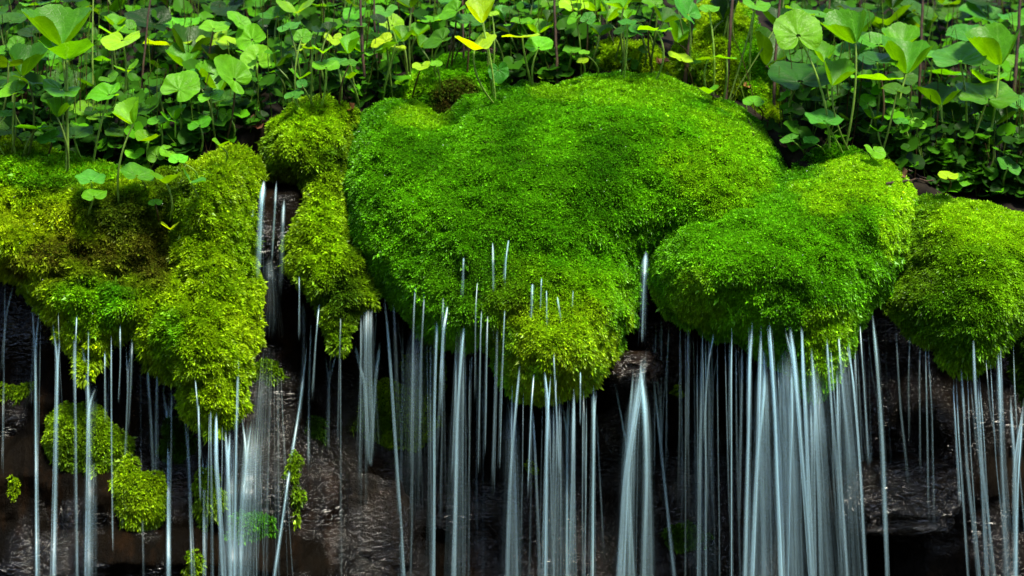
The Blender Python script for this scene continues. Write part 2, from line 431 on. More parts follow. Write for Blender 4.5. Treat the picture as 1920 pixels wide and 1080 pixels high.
CG = 'moss cushions overhanging the rock'
big = [(628, 330), (634, 282), (655, 240), (690, 208), (740, 193), (795, 198), (825, 222), (855, 197), (890, 178), (935, 166), (985, 156), (1045, 160), (1095, 148), (1150, 138), (1215, 142), (1270, 158), (1320, 178), (1365, 192), (1410, 218), (1442, 255), (1472, 300), (1488, 360), (1475, 470), (1400, 520), (1320, 530), (1262, 525), (1226, 505), (1210, 515), (1200, 550), (1192, 590), (1172, 630), (1150, 670), (1120, 710), (1075, 738), (1010, 745), (965, 738), (940, 705), (922, 660), (905, 640), (870, 652), (825, 640), (780, 610), (735, 560), (700, 522), (665, 482), (645, 430), (632, 380)]
cushion('moss_cushion', 'largest bright green moss cushion with a bearded lower lobe, in the middle of the bank', big, .13, .21, .29, GREEN, shear=.62, zc_px=640, lump=.035, seed=1, group=CG, L=.0044, dens=300e3, blades=4, clump=.008,
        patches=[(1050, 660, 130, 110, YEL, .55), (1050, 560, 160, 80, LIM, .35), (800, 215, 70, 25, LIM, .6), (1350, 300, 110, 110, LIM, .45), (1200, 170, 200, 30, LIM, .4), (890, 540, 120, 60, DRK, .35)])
right = [(1214, 490), (1222, 450), (1245, 415), (1300, 385), (1380, 355), (1450, 335), (1500, 317), (1550, 305), (1600, 292), (1650, 297), (1690, 320), (1712, 358), (1711, 410), (1696, 470), (1680, 512), (1652, 555), (1622, 590), (1598, 640), (1572, 695), (1535, 742), (1500, 722), (1450, 680), (1390, 645), (1330, 625), (1280, 605), (1245, 585), (1222, 540)]
cushion('moss_cushion', 'second largest green cushion with a pointed tail and a lime crown tinted as if lit, beside the largest one', right, .125, .20, .27, GREEN, shear=.55, zc_px=560, lump=.03, seed=2, group=CG, L=.0041, dens=310e3, blades=4, clump=.008,
        patches=[(1620, 340, 130, 75, LIM, .75), (1690, 420, 40, 80, LIM, .7), (1560, 650, 60, 80, LIM, .5), (1280, 560, 80, 60, OLIVE[1], .5)])  # lime on the crown and right edge paints in a bright lit rim
far = [(1688, 425), (1712, 375), (1750, 366), (1800, 373), (1850, 381), (1900, 396), (1965, 430), (1985, 500), (1945, 560), (1905, 620), (1875, 655), (1848, 690), (1815, 705), (1780, 690), (1750, 655), (1710, 622), (1672, 592), (1656, 566), (1680, 520)]
cushion('moss_cushion', 'drooping green moss cushion with a lime top at the far right edge', far, .13, .17, .18, (OLIVE[0] * .6 + GREEN[0] * .4, OLIVE[1] * .6 + GREEN[1] * .5), shear=.5, zc_px=600, lump=.025, seed=3, group=CG, L=.0045, dens=280e3, blades=4, clump=.008,
        patches=[(1860, 420, 120, 70, LIM, .8), (1720, 520, 40, 80, BROWN, .25), (1800, 620, 90, 70, GREEN[0], .7)])
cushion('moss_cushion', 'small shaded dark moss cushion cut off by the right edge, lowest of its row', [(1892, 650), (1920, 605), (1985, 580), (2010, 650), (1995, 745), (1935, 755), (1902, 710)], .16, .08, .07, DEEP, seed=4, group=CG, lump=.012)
left = [(-60, 262), (40, 262), (110, 283), (200, 310), (300, 325), (390, 288), (455, 285), (486, 330), (478, 420), (480, 500), (490, 560), (478, 620), (470, 680), (455, 735), (432, 790), (405, 815), (372, 800), (350, 765), (333, 720), (300, 690), (268, 655), (250, 622), (205, 640), (182, 690), (160, 702), (128, 650), (95, 605), (55, 555), (20, 512), (-60, 500)]
cushion('moss_curtain', 'ragged yellow-green moss curtain with brown patches hanging from the left bank', left, .10, .10, .11, LIME, rag=12, shear=.55, zc_px=540, lump=.055, seed=5, L=.0062, dens=175e3, droop=.4, clump=.016, blades=6, cat='moss', fat=.30,
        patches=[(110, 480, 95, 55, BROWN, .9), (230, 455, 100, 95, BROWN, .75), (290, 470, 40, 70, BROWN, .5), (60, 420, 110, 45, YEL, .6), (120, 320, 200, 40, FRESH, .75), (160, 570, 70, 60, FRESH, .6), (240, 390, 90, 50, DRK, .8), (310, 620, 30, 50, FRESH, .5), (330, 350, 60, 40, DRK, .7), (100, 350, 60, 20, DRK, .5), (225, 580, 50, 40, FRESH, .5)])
tongue = [(262, 645), (290, 610), (340, 560), (400, 520), (455, 540), (478, 600), (470, 670), (455, 735), (432, 795), (402, 822), (370, 800), (345, 760), (325, 705), (285, 690)]
cushion('moss_curtain', 'bright yellow-green moss tongue hanging lowest on the left bank', tongue, .045, .045, .06, LIME, rag=11, lump=.04, seed=6, L=.0062, dens=175e3, droop=.4, clump=.016, blades=6, cat='moss', fat=.30, patches=[(285, 650, 40, 40, FRESH, .7), (350, 720, 20, 50, DRK, .6)])
colm = [(503, 245), (528, 208), (575, 188), (630, 190), (668, 212), (650, 250), (640, 320), (640, 390), (658, 450), (695, 520), (705, 560), (665, 590), (645, 650), (618, 645), (600, 590), (568, 545), (540, 495), (543, 425), (568, 370), (556, 338), (518, 330), (500, 290)]
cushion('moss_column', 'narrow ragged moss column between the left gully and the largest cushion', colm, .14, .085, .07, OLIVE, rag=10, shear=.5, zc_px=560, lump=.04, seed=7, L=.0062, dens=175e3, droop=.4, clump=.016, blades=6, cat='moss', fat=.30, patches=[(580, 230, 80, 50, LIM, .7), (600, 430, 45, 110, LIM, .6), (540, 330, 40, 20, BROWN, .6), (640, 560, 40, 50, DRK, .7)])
UG = 'low moss mounds at the foot of the plants'
cushion('moss_mound', 'low green moss mound behind the notch of the largest cushion', [(712, 186), (740, 152), (800, 120), (860, 102), (925, 108), (955, 150), (900, 182), (850, 200), (820, 225), (785, 202), (740, 197)], .47, .07, .06, GREEN, shear=1.2, lump=.03, seed=8, group=UG, cat='moss mound', patches=[(860, 180, 60, 32, BROWN, .9), (830, 205, 30, 20, BROWN, .9), (760, 160, 60, 25, LIM, .5)])
cushion('moss_mound', 'rounded lime moss mound on the crest of the largest cushion', [(1092, 150), (1105, 100), (1150, 76), (1210, 84), (1248, 115), (1262, 150), (1180, 152)], .56, .06, .05, LIME, shear=1.2, lump=.02, seed=9, group=UG, cat='moss mound')
cushion('moss_mound', 'tall moss mound among the dark woody stems', [(1250, 150), (1265, 80), (1290, 30), (1345, -5), (1400, 20), (1435, 90), (1455, 170), (1480, 262), (1440, 262), (1390, 205), (1320, 182)], .56, .10, .09, LIME, shear=1.2, lump=.04, seed=10, group=UG, cat='moss mound', patches=[(1420, 120, 40, 120, FRESH, .8), (1300, 130, 40, 40, GREEN[0], .7)])
cushion('moss_mound', 'small moss mound touching the crown of the second largest cushion', [(1490, 318), (1520, 286), (1560, 275), (1612, 281), (1632, 300), (1560, 318)], .27, .04, .03, GREEN, shear=.4, lump=.01, seed=12, group=UG, cat='moss mound')

def blob(u, v, ru, rv, k=11, wob=.12, seed=0):
    r = np.random.default_rng(seed)
    return [(u + ru * (1 + r.normal(0, wob)) * math.cos(a), v + rv * (1 + r.normal(0, wob)) * math.sin(a)) for a in np.linspace(0, 2 * math.pi, k, endpoint=False)]
TG = 'moss tufts growing low on the wet rock'
low = [('wide green moss tuft low on the rock behind the leftmost streams', 160, 845, 85, 85, OLIVE, .0068),
       ('round yellow-green moss tuft below the wide tuft on the rock', 255, 930, 54, 66, LIME, .0068),
       ('shaded moss shelf on the rock behind the V-shaped stream', 722, 785, 98, 62, OLIVE, .0068),
       ('narrow moss tuft between the paired streams beneath the hanging tongue', 385, 930, 26, 46, OLIVE, .0068),
       ('green moss tuft seen through the broad water sheet', 465, 985, 48, 36, GREEN, .0068),
       ('tiny moss sprig tuft at the bottom edge under the narrow tuft', 360, 1062, 20, 26, LIME, .0068),
       ('tiny moss tuft alone on bare brown rock at the left edge', 27, 915, 12, 22, LIME, .0068),
       ('yellowish moss tuft behind the thin streams in the middle', 992, 885, 13, 24, LIME, .0068),
       ('thin strip of moss on the rock along the water sheet', 552, 905, 16, 58, OLIVE, .0068),
       ('small lime moss tuft under the brown rock spout', 1268, 742, 14, 16, LIME, .0068),
       ('thin moss film on the rock at the left edge above the bare brown rock', 28, 738, 40, 15, OLIVE, .008),
       ('ragged moss patch on the wet rock just right of the hanging tongue', 500, 705, 26, 30, OLIVE, .009),
       ('small dark moss patch between the moss column and the grey boulder', 590, 815, 20, 34, DEEP, .009),
       ('low dark moss patch on the rock under the spout water', 1290, 1010, 40, 22, DEEP, .009),
       ('dark moss film on the rock right of the round tuft', 330, 850, 30, 60, DEEP, .009),
       ('upright moss tuft in the shade under the largest cushion', 800, 700, 40, 60, OLIVE, .0068)]
for i, (lab, u, v, ru, rv, cols, L) in enumerate(low):
    o, dvec = Vector((0, -D, 0)), (W(u, v, 0) - Vector((0, -D, 0))).normalized()
    h = ROCK.ray_cast(o, dvec)
    y = (h[0].y if h[0] else .3) + .0
    if i == 15: y -= .04
    r = min(ru, rv) / 1000
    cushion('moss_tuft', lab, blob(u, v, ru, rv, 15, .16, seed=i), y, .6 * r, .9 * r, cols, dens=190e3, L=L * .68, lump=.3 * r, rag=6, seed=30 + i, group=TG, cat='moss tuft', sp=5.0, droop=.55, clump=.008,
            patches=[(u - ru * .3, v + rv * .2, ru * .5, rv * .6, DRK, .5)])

off = 0; VV = []; FF = []
for V, F in TRIS:
    VV.append(V); FF.append(F + off); off += len(V)
VV = np.concatenate(VV); FF = np.concatenate(FF)
MOSS = BVHTree.FromPolygons(VV.tolist(), FF.tolist())
EYE = Vector((0, -D, 0))
def hit(u, v, trees):
    d = (W(u, v, 0) - EYE).normalized(); best = None
    for t in trees:
        h = t.ray_cast(EYE, d)
        if h[0] and (best is None or h[3] < best[1]): best = (h[0], h[3])
    return best[0] if best else None

# ------------------------------------------------------------------ rocks that stand out of the face
def boulder(label, u, v, y, rx, ry, rz, m, seed, name='boulder'):
    import bmesh
    bm = bmesh.new(); bmesh.ops.create_icosphere(bm, subdivisions=5, radius=1)
    P = np.array([tuple(q.co) for q in bm.verts])
    q = np.sign(P) * np.abs(P) ** .75
    n = fbm(P, .9, seed, 4) * .34 + np.abs(fbm(P, .4, seed + 3, 3)) * -.22 + .04 * fbm(P, .12, seed + 9, 2)
    P = q * (1 + n)[:, None] * np.array([rx, ry, rz])
    for q_, p in zip(bm.verts, P): q_.co = p
    me = bpy.data.meshes.new(name); bm.to_mesh(me); bm.free()
    me.polygons.foreach_set('use_smooth', np.ones(len(me.polygons), bool))
    o = link(name, me, m); o.location = W(u, v, y); tag(o, label, 'rock'); return o
boulder('grey wet boulder at the foot of the rock below the V-shaped stream', 685, 990, .185, .09, .05, .12, MGREY, 3)
boulder('brown wet rock spout wedged between the two largest cushions', 1186, 690, .165, .056, .08, .036, MWET, 5)
boulder('dark rounded boulder in the deep shade behind the right-hand streams', 1680, 930, .26, .13, .12, .085, MROCK, 8)

# ------------------------------------------------------------------ falling water
def tube_set(paths, radii, dens, sides=4):
    """paths list of (k,3), radii list of (k,), dens list of (k,) -> one mesh."""
    Vs, Fs, Ds = [], [], []; off = 0
    ang = np.linspace(0, 2 * math.pi, sides, endpoint=False)
    for P, r, d in zip(paths, radii, dens):
        k = len(P)
        ring = np.stack([np.cos(ang), np.sin(ang), ang * 0], -1)
        V = P[:, None, :] + ring[None] * r[:, None, None]
        i = off + np.arange(k * sides).reshape(k, sides)
        a, b = i[:-1], i[1:]
        F = np.stack([a, np.roll(a, -1, 1), np.roll(b, -1, 1), b], -1).reshape(-1, 4)
        Vs.append(V.reshape(-1, 3)); Fs.append(F); Ds.append(np.repeat(d, sides)); off += k * sides
    return np.concatenate(Vs), np.concatenate(Fs), np.concatenate(Ds)

STREAMS = []
WATER_AMT = .15
def stream(path, w, b, fork=None, n=None, spread=1.0, y=None, lay=.03, fade=.10, word=None, endfade=.15):
    """path in pixels [(u,v)...] from where the water leaves the moss; w width in mm; b how white."""
    STREAMS.append(dict(path=path, w=w * (.85 if 9 < w < 50 else 1), b=b, fork=fork or [], n=n, spread=spread, y=y, lay=lay, fade=fade, word=word, endfade=endfade))
def build_stream(s):
    pth = np.array(s['path'], float)
    if pth[-1, 1] > 1060:                              # falls on to the pool below the frame
        dlt = pth[-1] - pth[-2]; pth[-1] = pth[-1] + dlt / dlt[1] * 170
    h = hit(pth[0, 0], pth[0, 1] - 4, [MOSS, ROCK]) if s['y'] is None else None
    y0 = s['y'] if s['y'] is not None else min(h.y if h else .1, .22)
    # water that meets the rock slides down over it
    sg = np.concatenate([[0], np.cumsum(np.hypot(*np.diff(pth, axis=0).T))]); ts = np.linspace(0, 1, 40)
    cu, cv = np.interp(ts * sg[-1], sg, pth[:, 0]), np.interp(ts * sg[-1], sg, pth[:, 1])
    lim = np.array([(lambda h_: h_.y if h_ else 9.0)(hit(a, b, [ROCK])) for a, b in zip(cu, cv)]) - .014
    lim = np.minimum.accumulate(lim)
    lim = np.minimum(lim, np.convolve(np.pad(lim, 3, 'edge'), np.ones(7) / 7, 'valid'))
    legs = [pth] + [np.concatenate([np.array(f, float), pth[1:]]) for f in s['fork']]
    n = int(np.clip(s['w'] * 1.1 + 3, 4, 60)) if s['w'] < 60 else 90
    paths, rad, den = [], [], []
    for i in range(n):
        q = legs[i % len(legs)]
        seg = np.hypot(*np.diff(q, axis=0).T); cum = np.concatenate([[0], np.cumsum(seg)])
        t0 = abs(rng.normal(0, .075)); t1 = 1 - abs(rng.normal(0, .10))
        if s['path'][-1][1] > 1060: t1 = 1.0
        t = np.linspace(t0, t1, 16)
        # ease through the corners of the path
        tt = np.linspace(0, 1, 60); uu = np.interp(tt * cum[-1], cum, q[:, 0]); vv = np.interp(tt * cum[-1], cum, q[:, 1])
        ker = np.ones(9) / 9; uu = np.convolve(np.pad(uu, 4, 'edge'), ker, 'valid')
        u = np.interp(t, tt, uu); v = np.interp(t, tt, vv)
        off = np.clip(rng.normal(0, .46), -1.5, 1.5) * s['w'] / 2
        drift = rng.normal(0, .16) * s['w'] + rng.normal(0, .8)
        sp = .40 + (s['spread'] * .95 - .1) * t
        uu_ = u + off * sp + drift * t ** 1.5
        oy = rng.normal(0, .35) * s['w'] / 2000
        y = y0 + .010 - (s['lay'] + .014) * np.clip(t * 4, 0, 1) ** .8 + oy
        y = np.minimum(y, np.interp(t, ts, lim) + .5 * oy)
        k = (D + y) / D / 1000
        paths.append(np.stack([(uu_ - 960) * k, y, (540 - v) * k], -1))
        r = .00060 * math.exp(rng.normal(0, .4)) * (.9 if s['w'] < 6 else 1.1)
        rad.append(r * (1.0 + .35 * t) * np.clip(np.minimum((t - t0) * 40, (t1 - t) * 25) + .25, .25, 1))
        d = WATER_AMT * 1.3 * s['b'] ** 1.4 * math.exp(rng.normal(-.45, .95))
        e = np.clip((t - t0) / s['fade'], .12, 1) * (1 - np.clip((t - 1 + s['endfade']) / s['endfade'], 0, 1) * .75)
        den.append(np.clip(d * e * (.75 - .35 * t + .9 * np.exp(-t / .10)), 0, .95))
    # the soft body of every leg: nested translucent shells of water, denser towards the core
    core = len(paths)
    ns = 3 if s['w'] < 6 else 6
    if s['w'] < 60:
        for q in legs:
            seg = np.hypot(*np.diff(q, axis=0).T); cum = np.concatenate([[0], np.cumsum(seg)])
            tt = np.linspace(0, 1, 60); uu = np.interp(tt * cum[-1], cum, q[:, 0]); vv = np.interp(tt * cum[-1], cum, q[:, 1])
            uu = np.convolve(np.pad(uu, 4, 'edge'), np.ones(9) / 9, 'valid')
            t = np.linspace(0, 1, 40); u = np.interp(t, tt, uu); v = np.interp(t, tt, vv)
            sd = int(rng.integers(1e6)); ln = np.stack([t * cum[-1] / 1000, t * 0, t * 0], -1)
            u = u + 1.3 * vnoise(ln, .11, sd) * np.clip(t * 6, 0, 1)
            y = y0 + .010 - (s['lay'] + .014) * np.clip(t * 4, 0, 1) ** .8
            y = np.minimum(y, lim)
            k = (D + y) / D / 1000
            P = np.stack([(u - 960) * k, y, (540 - v) * k], -1)
            wid = (.30 + .45 * np.clip(t * 7, 0, 1) + s['spread'] * .45 * t) * (1 + .22 * vnoise(ln, .16, sd + 1)) / len(legs) ** .5
            flow = (.56 - .42 * t + 1.1 * np.exp(-((t - .08) / .09) ** 2)) * np.clip(1 + .9 * fbm(ln, .13, sd + 2, 3), .12, 2.2) * np.clip(t / (.09 if s['w'] < 20 else .28), 0, 1) ** 1.2
            if s['path'][-1][1] <= 1060: flow = flow * (1 - sstep(1 - max(.45, s['endfade']) if s['endfade'] > .1 else .97, 1.0, t))
            a = np.clip((1.12 if s['w'] > 9 else .95) * s['b'] ** 1.15 / len(legs) ** .4 * flow, 0, .93)
            per = 1 - (1 - a) ** (1 / (1.25 * ns))
            for j in range(1, ns + 1):
                paths.append(P + np.array([rng.normal(0, .05) * s['w'] / 1000, rng.normal(0, .05) * s['w'] / 1000, 0]))
                rad.append(np.maximum(s['w'] / 2000 * 1.18 * (j / ns) * wid, .00045))
                den.append(per * (2.0 - 1.8 * j / ns))
    V1, F1, D1 = tube_set(paths[:core], rad[:core], den[:core])
    if len(paths) > core:
        V2, F2, D2 = tube_set(paths[core:], rad[core:], den[core:], 10)
        V = np.concatenate([V1, V2]); F = np.concatenate([F1, F2 + len(V1)]); Dn = np.concatenate([D1, D2])
    else: V, F, Dn = V1, F1, D1
    c = np.array(W(pth[-1, 0], pth[-1, 1], y0))
    me = mesh_np('water_stream', V - c, F, True); float_attr(me, 'water_amount', Dn)
    o = link('water_stream', me, MWAT); o.location = c
    return o

S_ = stream
# gully on the left, water sliding over rock
S_([(495, 338), (488, 400), (481, 525)], 15, .75, y=.10, lay=.01); S_([(474, 382), (471, 450), (470, 470)], 5, .5); S_([(519, 338), (513, 430), (508, 500)], 5, .35, y=.17)
S_([(533, 372), (528, 460), (525, 560)], 14, .25, y=.17); S_([(505, 480), (508, 560), (505, 640)], 40, .12, y=.17, n=60)
# left bank
S_([(27, 528), (12, 590), (3, 700)], 5, .5); S_([(9, 520), (8, 640), (3, 900)], 4, .35)
S_([(57, 560), (66, 640), (69, 1085)], 11, .62, fork=[[(76, 570)]]); S_([(93, 575), (108, 660), (100, 1085)], 12, .62, fork=[[(121, 580)], [(96, 600)]])
S_([(144, 582), (142, 640), (141, 760)], 4, .55); S_([(158, 640), (166, 740), (166, 860), (164, 1085)], 20, .42, fork=[[(190, 722)], [(150, 610)]], n=44); S_([(196, 645), (197, 720), (198, 800)], 5, .5)
S_([(212, 640), (204, 700), (200, 850)], 4, .35); S_([(245, 625), (240, 720), (228, 1000)], 6, .4, fork=[[(236, 640)]]); S_([(226, 600), (226, 680), (222, 760)], 4, .4)
S_([(276, 678), (283, 780), (291, 960)], 7, .38); S_([(302, 722), (316, 780), (316, 1085)], 15, .58, fork=[[(331, 724)], [(318, 728)]]); S_([(345, 772), (352, 840), (360, 1085)], 9, .3, fork=[[(353, 776)]])
S_([(379, 848), (382, 930), (383, 1085)], 9, .45, fork=[[(390, 846)]]); S_([(365, 700), (372, 780), (376, 880)], 4, .3); S_([(394, 740), (396, 850), (398, 1085)], 5, .35); S_([(405, 760), (404, 860), (412, 960), (419, 1085)], 13, .55)
S_([(422, 790), (428, 880), (432, 1085)], 14, .5, fork=[[(432, 800)]]); S_([(443, 740), (443, 850), (440, 1085)], 12, .48, fork=[[(447, 640)]]); S_([(473, 782), (462, 850), (452, 960), (450, 1085)], 13, .5, fork=[[(452, 770)]])
S_([(500, 640), (492, 800), (478, 1085)], 95, .22, n=150, word='broad thin sheet of sliding water'); S_([(577, 640), (562, 760), (540, 900), (514, 1085)], 9, .5); S_([(568, 560), (570, 650), (560, 800)], 14, .15)
S_([(600, 560), (592, 640), (585, 760)], 5, .5); S_([(561, 500), (561, 560), (560, 640)], 5, .5); S_([(583, 598), (580, 700), (577, 900)], 5, .38)
S_([(610, 665), (617, 720), (615, 850)], 10, .38, fork=[[(632, 656)], [(620, 660)]]); S_([(640, 560), (636, 700), (633, 850)], 5, .25)
# under the largest cushion
S_([(663, 640), (684, 720), (693, 872)], 11, .6, fork=[[(668, 655)]], spread=.4, endfade=.05); S_([(713, 640), (703, 720), (694, 875)], 11, .62, spread=.4, endfade=.05); S_([(690, 560), (688, 680), (692, 860)], 30, .25, n=40)
S_([(719, 536), (726, 600), (737, 760), (757, 1085)], 12, .6, fork=[[(716, 555)]]); S_([(737, 560), (742, 700), (748, 860)], 12, .18); S_([(700, 540), (705, 600), (700, 660)], 5, .3); S_([(745, 590), (757, 700), (760, 860)], 4, .2)
S_([(780, 500), (775, 640), (770, 900)], 5, .3); S_([(797, 520), (790, 650), (788, 860)], 5, .3); S_([(822, 476), (820, 560), (814, 760), (812, 1085)], 8, .62); S_([(834, 515), (829, 600), (829, 800)], 6, .3); S_([(841, 560), (832, 620), (826, 780)], 7, .35)
S_([(869, 474), (868, 530), (866, 560)], 4, .5); S_([(877, 536), (868, 620), (858, 760), (851, 1085)], 12, .58, fork=[[(879, 555)]]); S_([(896, 514), (892, 580), (890, 760)], 4, .45); S_([(905, 540), (901, 620), (896, 900)], 4, .35); S_([(915, 575), (913, 660), (909, 860)], 5, .35)
S_([(923, 444), (925, 520), (925, 640)], 5, .5, fade=.02); S_([(938, 446), (933, 520), (930, 700), (922, 960)], 7, .42, fork=[[(932, 470)]]); S_([(955, 444), (947, 500), (945, 560)], 5, .55, fork=[[(951, 452)]]); S_([(949, 522), (945, 600), (934, 900)], 4, .35)
S_([(998, 520), (997, 570), (993, 640)], 7, .5); S_([(1015, 515), (1014, 560), (1013, 590)], 4, .5); S_([(1025, 535), (1026, 600), (1027, 640)], 4, .35); S_([(1044, 548), (1051, 590), (1055, 660)], 5, .42); S_([(1075, 530), (1073, 580), (1072, 640)], 3, .3)
S_([(946, 726), (959, 790), (966, 900), (970, 1085)], 10, .55, fork=[[(966, 740)], [(960, 700)]]); S_([(977, 660), (972, 720), (955, 900), (950, 1085)], 7, .42); S_([(1002, 690), (996, 760), (988, 940)], 6, .42); S_([(998, 750), (1004, 850), (1012, 1085)], 7, .3)
S_([(1018, 672), (1028, 760), (1025, 860), (1022, 1085)], 11, .75, fork=[[(1034, 690)]]); S_([(1036, 620), (1041, 720), (1050, 900)], 6, .45, fork=[[(1046, 700)]]); S_([(1052, 752), (1063, 800), (1063, 1085)], 13, .75, fork=[[(1071, 740)], [(1066, 720)]]); S_([(1105, 720), (1113, 770), (1110, 1085)], 13, .6, fork=[[(1120, 722)], [(1112, 700)]]); S_([(1118, 760), (1124, 880), (1133, 1060)], 5, .35); S_([(1088, 690), (1088, 740), (1088, 800)], 4, .45)
# the rock spout
S_([(1212, 470), (1207, 540), (1205, 650)], 17, .28, y=.0, n=34); S_([(1150, 712), (1162, 760), (1178, 850), (1190, 1085)], 7, .5, fork=[[(1155, 718)]]); S_([(1214, 655), (1194, 760), (1172, 880), (1162, 1085)], 24, .55, spread=2.0, y=.03, fork=[[(1206, 660)]]); S_([(1200, 680), (1210, 790), (1212, 900), (1206, 1085)], 15, .5, y=.05); S_([(1188, 690), (1180, 800), (1176, 900), (1184, 1085)], 14, .3, y=.06); S_([(1224, 690), (1232, 780), (1245, 900), (1265, 1085)], 11, .5, fork=[[(1230, 735)]]); S_([(1222, 640), (1238, 760), (1240, 900)], 6, .3)
# the second cushion
S_([(1230, 600), (1228, 700), (1226, 900)], 4, .4); S_([(1254, 604), (1250, 700), (1248, 900)], 4, .45); S_([(1256, 612), (1246, 740), (1238, 880)], 3, .4)
S_([(1316, 618), (1316, 700), (1312, 900), (1310, 1085)], 9, .38); S_([(1340, 617), (1328, 680), (1318, 840)], 5, .45); S_([(1294, 620), (1292, 700), (1290, 860)], 4, .4); S_([(1334, 640), (1333, 760), (1336, 1000)], 5, .42); S_([(1352, 650), (1338, 700), (1333, 900)], 4, .3); S_([(1372, 600), (1371, 740), (1371, 1085)], 5, .42); S_([(1392, 640), (1390, 760), (1386, 1000)], 9, .25); S_([(1276, 628), (1278, 760), (1280, 1000)], 5, .3); S_([(1300, 620), (1302, 760), (1306, 1000)], 4, .3)
S_([(1412, 588), (1406, 660), (1404, 760), (1396, 1085)], 14, .7, fork=[[(1404, 610)]]); S_([(1427, 600), (1426, 680), (1422, 820), (1412, 1085)], 13, .55); S_([(1441, 578), (1446, 660), (1452, 760), (1464, 1085)], 15, .72, fork=[[(1436, 600)]]); S_([(1430, 640), (1436, 720), (1420, 860), (1410, 1085)], 12, .6)
S_([(1478, 590), (1490, 680), (1503, 840), (1522, 1085)], 17, .62, fork=[[(1466, 606)]]); S_([(1500, 582), (1504, 660), (1512, 800), (1525, 1085)], 13, .58, fork=[[(1506, 592)]]); S_([(1450, 690), (1456, 780), (1462, 900), (1465, 1085)], 18, .65, n=40); S_([(1482, 660), (1486, 760), (1480, 900), (1476, 1085)], 8, .4); S_([(1518, 634), (1526, 700), (1534, 900), (1540, 1085)], 9, .4)
S_([(1548, 600), (1552, 680), (1566, 840), (1584, 1085)], 8, .42); S_([(1555, 612), (1561, 700), (1578, 900), (1590, 1085)], 5, .35); S_([(1570, 608), (1578, 700), (1598, 900)], 7, .42); S_([(1587, 618), (1598, 690), (1612, 860), (1624, 1085)], 10, .5, fork=[[(1582, 622)]]); S_([(1612, 600), (1620, 720), (1628, 880)], 6, .4); S_([(1634, 574), (1642, 660), (1654, 800), (1664, 1085)], 12, .48); S_([(1410, 720), (1440, 900), (1452, 1085)], 110, .24, n=150, word='wide veil of thin white water')
# far right
S_([(1724, 632), (1724, 720), (1727, 900)], 4, .3); S_([(1735, 634), (1738, 740), (1742, 1000)], 4, .3); S_([(1740, 640), (1748, 780), (1752, 1000)], 3, .26); S_([(1706, 620), (1704, 720), (1706, 840)], 5, .2); S_([(1780, 372), (1786, 440), (1794, 560), (1797, 660)], 6, .4); S_([(1792, 690), (1797, 800), (1815, 1085)], 5, .4); S_([(1788, 700), (1790, 780), (1800, 960)], 4, .45, fork=[[(1786, 720)]])
S_([(1824, 615), (1828, 720), (1840, 860), (1852, 1085)], 9, .4); S_([(1835, 690), (1846, 840), (1860, 1085)], 5, .3); S_([(1870, 640), (1876, 800), (1885, 1085)], 14, .14); S_([(1894, 740), (1902, 880), (1903, 1085)], 18, .5, fork=[[(1922, 745)]], n=46, y=.08); S_([(1918, 770), (1908, 900), (1903, 1085)], 9, .5, y=.08)
# faint curtain between the named streams
rs = np.random.default_rng(99)
for lo_, hi_, k in ((590, 760, 8), (765, 930, 20), (930, 1130, 15), (1235, 1400, 18), (1400, 1660, 34), (1660, 1900, 10), (60, 440, 14)):
    for u in np.sort(rs.uniform(lo_, hi_, k)):
        v0 = np.interp(u, [60, 250, 340, 440, 600, 700, 780, 920, 1000, 1130, 1240, 1400, 1530, 1650, 1700, 1820, 1880], [570, 630, 740, 790, 640, 560, 620, 660, 740, 720, 600, 640, 735, 580, 620, 700, 640]) - rs.uniform(-6, 14)
        du = (u - 1250) * .05 + rs.normal(0, 5) if u > 1200 else rs.normal(-3, 5)
        v1 = min(1085, v0 + rs.uniform(180, 620))
        S_([(u, v0), (u + du * .35, (v0 + v1) / 2), (u + du, v1)], rs.uniform(2.2, 6) * (2.2 if rs.random() < .15 else 1), rs.uniform(.10, .34), fade=.12)
# soft veils of spray between the streams
for pth_, w_, b_ in (([(1430, 640), (1432, 800), (1428, 1085)], 56, .34), ([(1474, 640), (1482, 820), (1490, 1085)], 58, .36), ([(1525, 670), (1536, 840), (1550, 1085)], 54, .30), ([(1575, 640), (1590, 820), (1604, 1085)], 46, .22),
                     ([(1196, 690), (1182, 840), (1172, 1085)], 46, .40), ([(1206, 690), (1214, 840), (1216, 1085)], 34, .32), ([(865, 600), (858, 780), (850, 1085)], 40, .22), ([(1040, 740), (1042, 880), (1040, 1085)], 50, .22), ([(960, 740), (962, 880), (962, 1085)], 44, .24),
                     ([(430, 800), (432, 920), (436, 1085)], 40, .34), ([(470, 790), (466, 900), (458, 1085)], 50, .34), ([(172, 700), (170, 860), (166, 1085)], 34, .26), ([(1320, 640), (1318, 800), (1316, 1085)], 52, .16), ([(780, 600), (776, 760), (772, 1000)], 50, .16), ([(690, 600), (690, 700), (692, 860)], 44, .26)):
    S_(pth_, w_, b_ * .78, spread=1.1, word='soft misty veil of water', y=None if pth_[0][1] < 690 else .06)
# trickles on the cushions
S_([(1496, 364), (1492, 395), (1491, 450)], 4, .5, lay=.004, fade=.02); S_([(1463, 398), (1457, 425), (1455, 455)], 3, .4, lay=.004); S_([(1476, 372), (1473, 385), (1470, 392)], 3, .4, lay=.003)

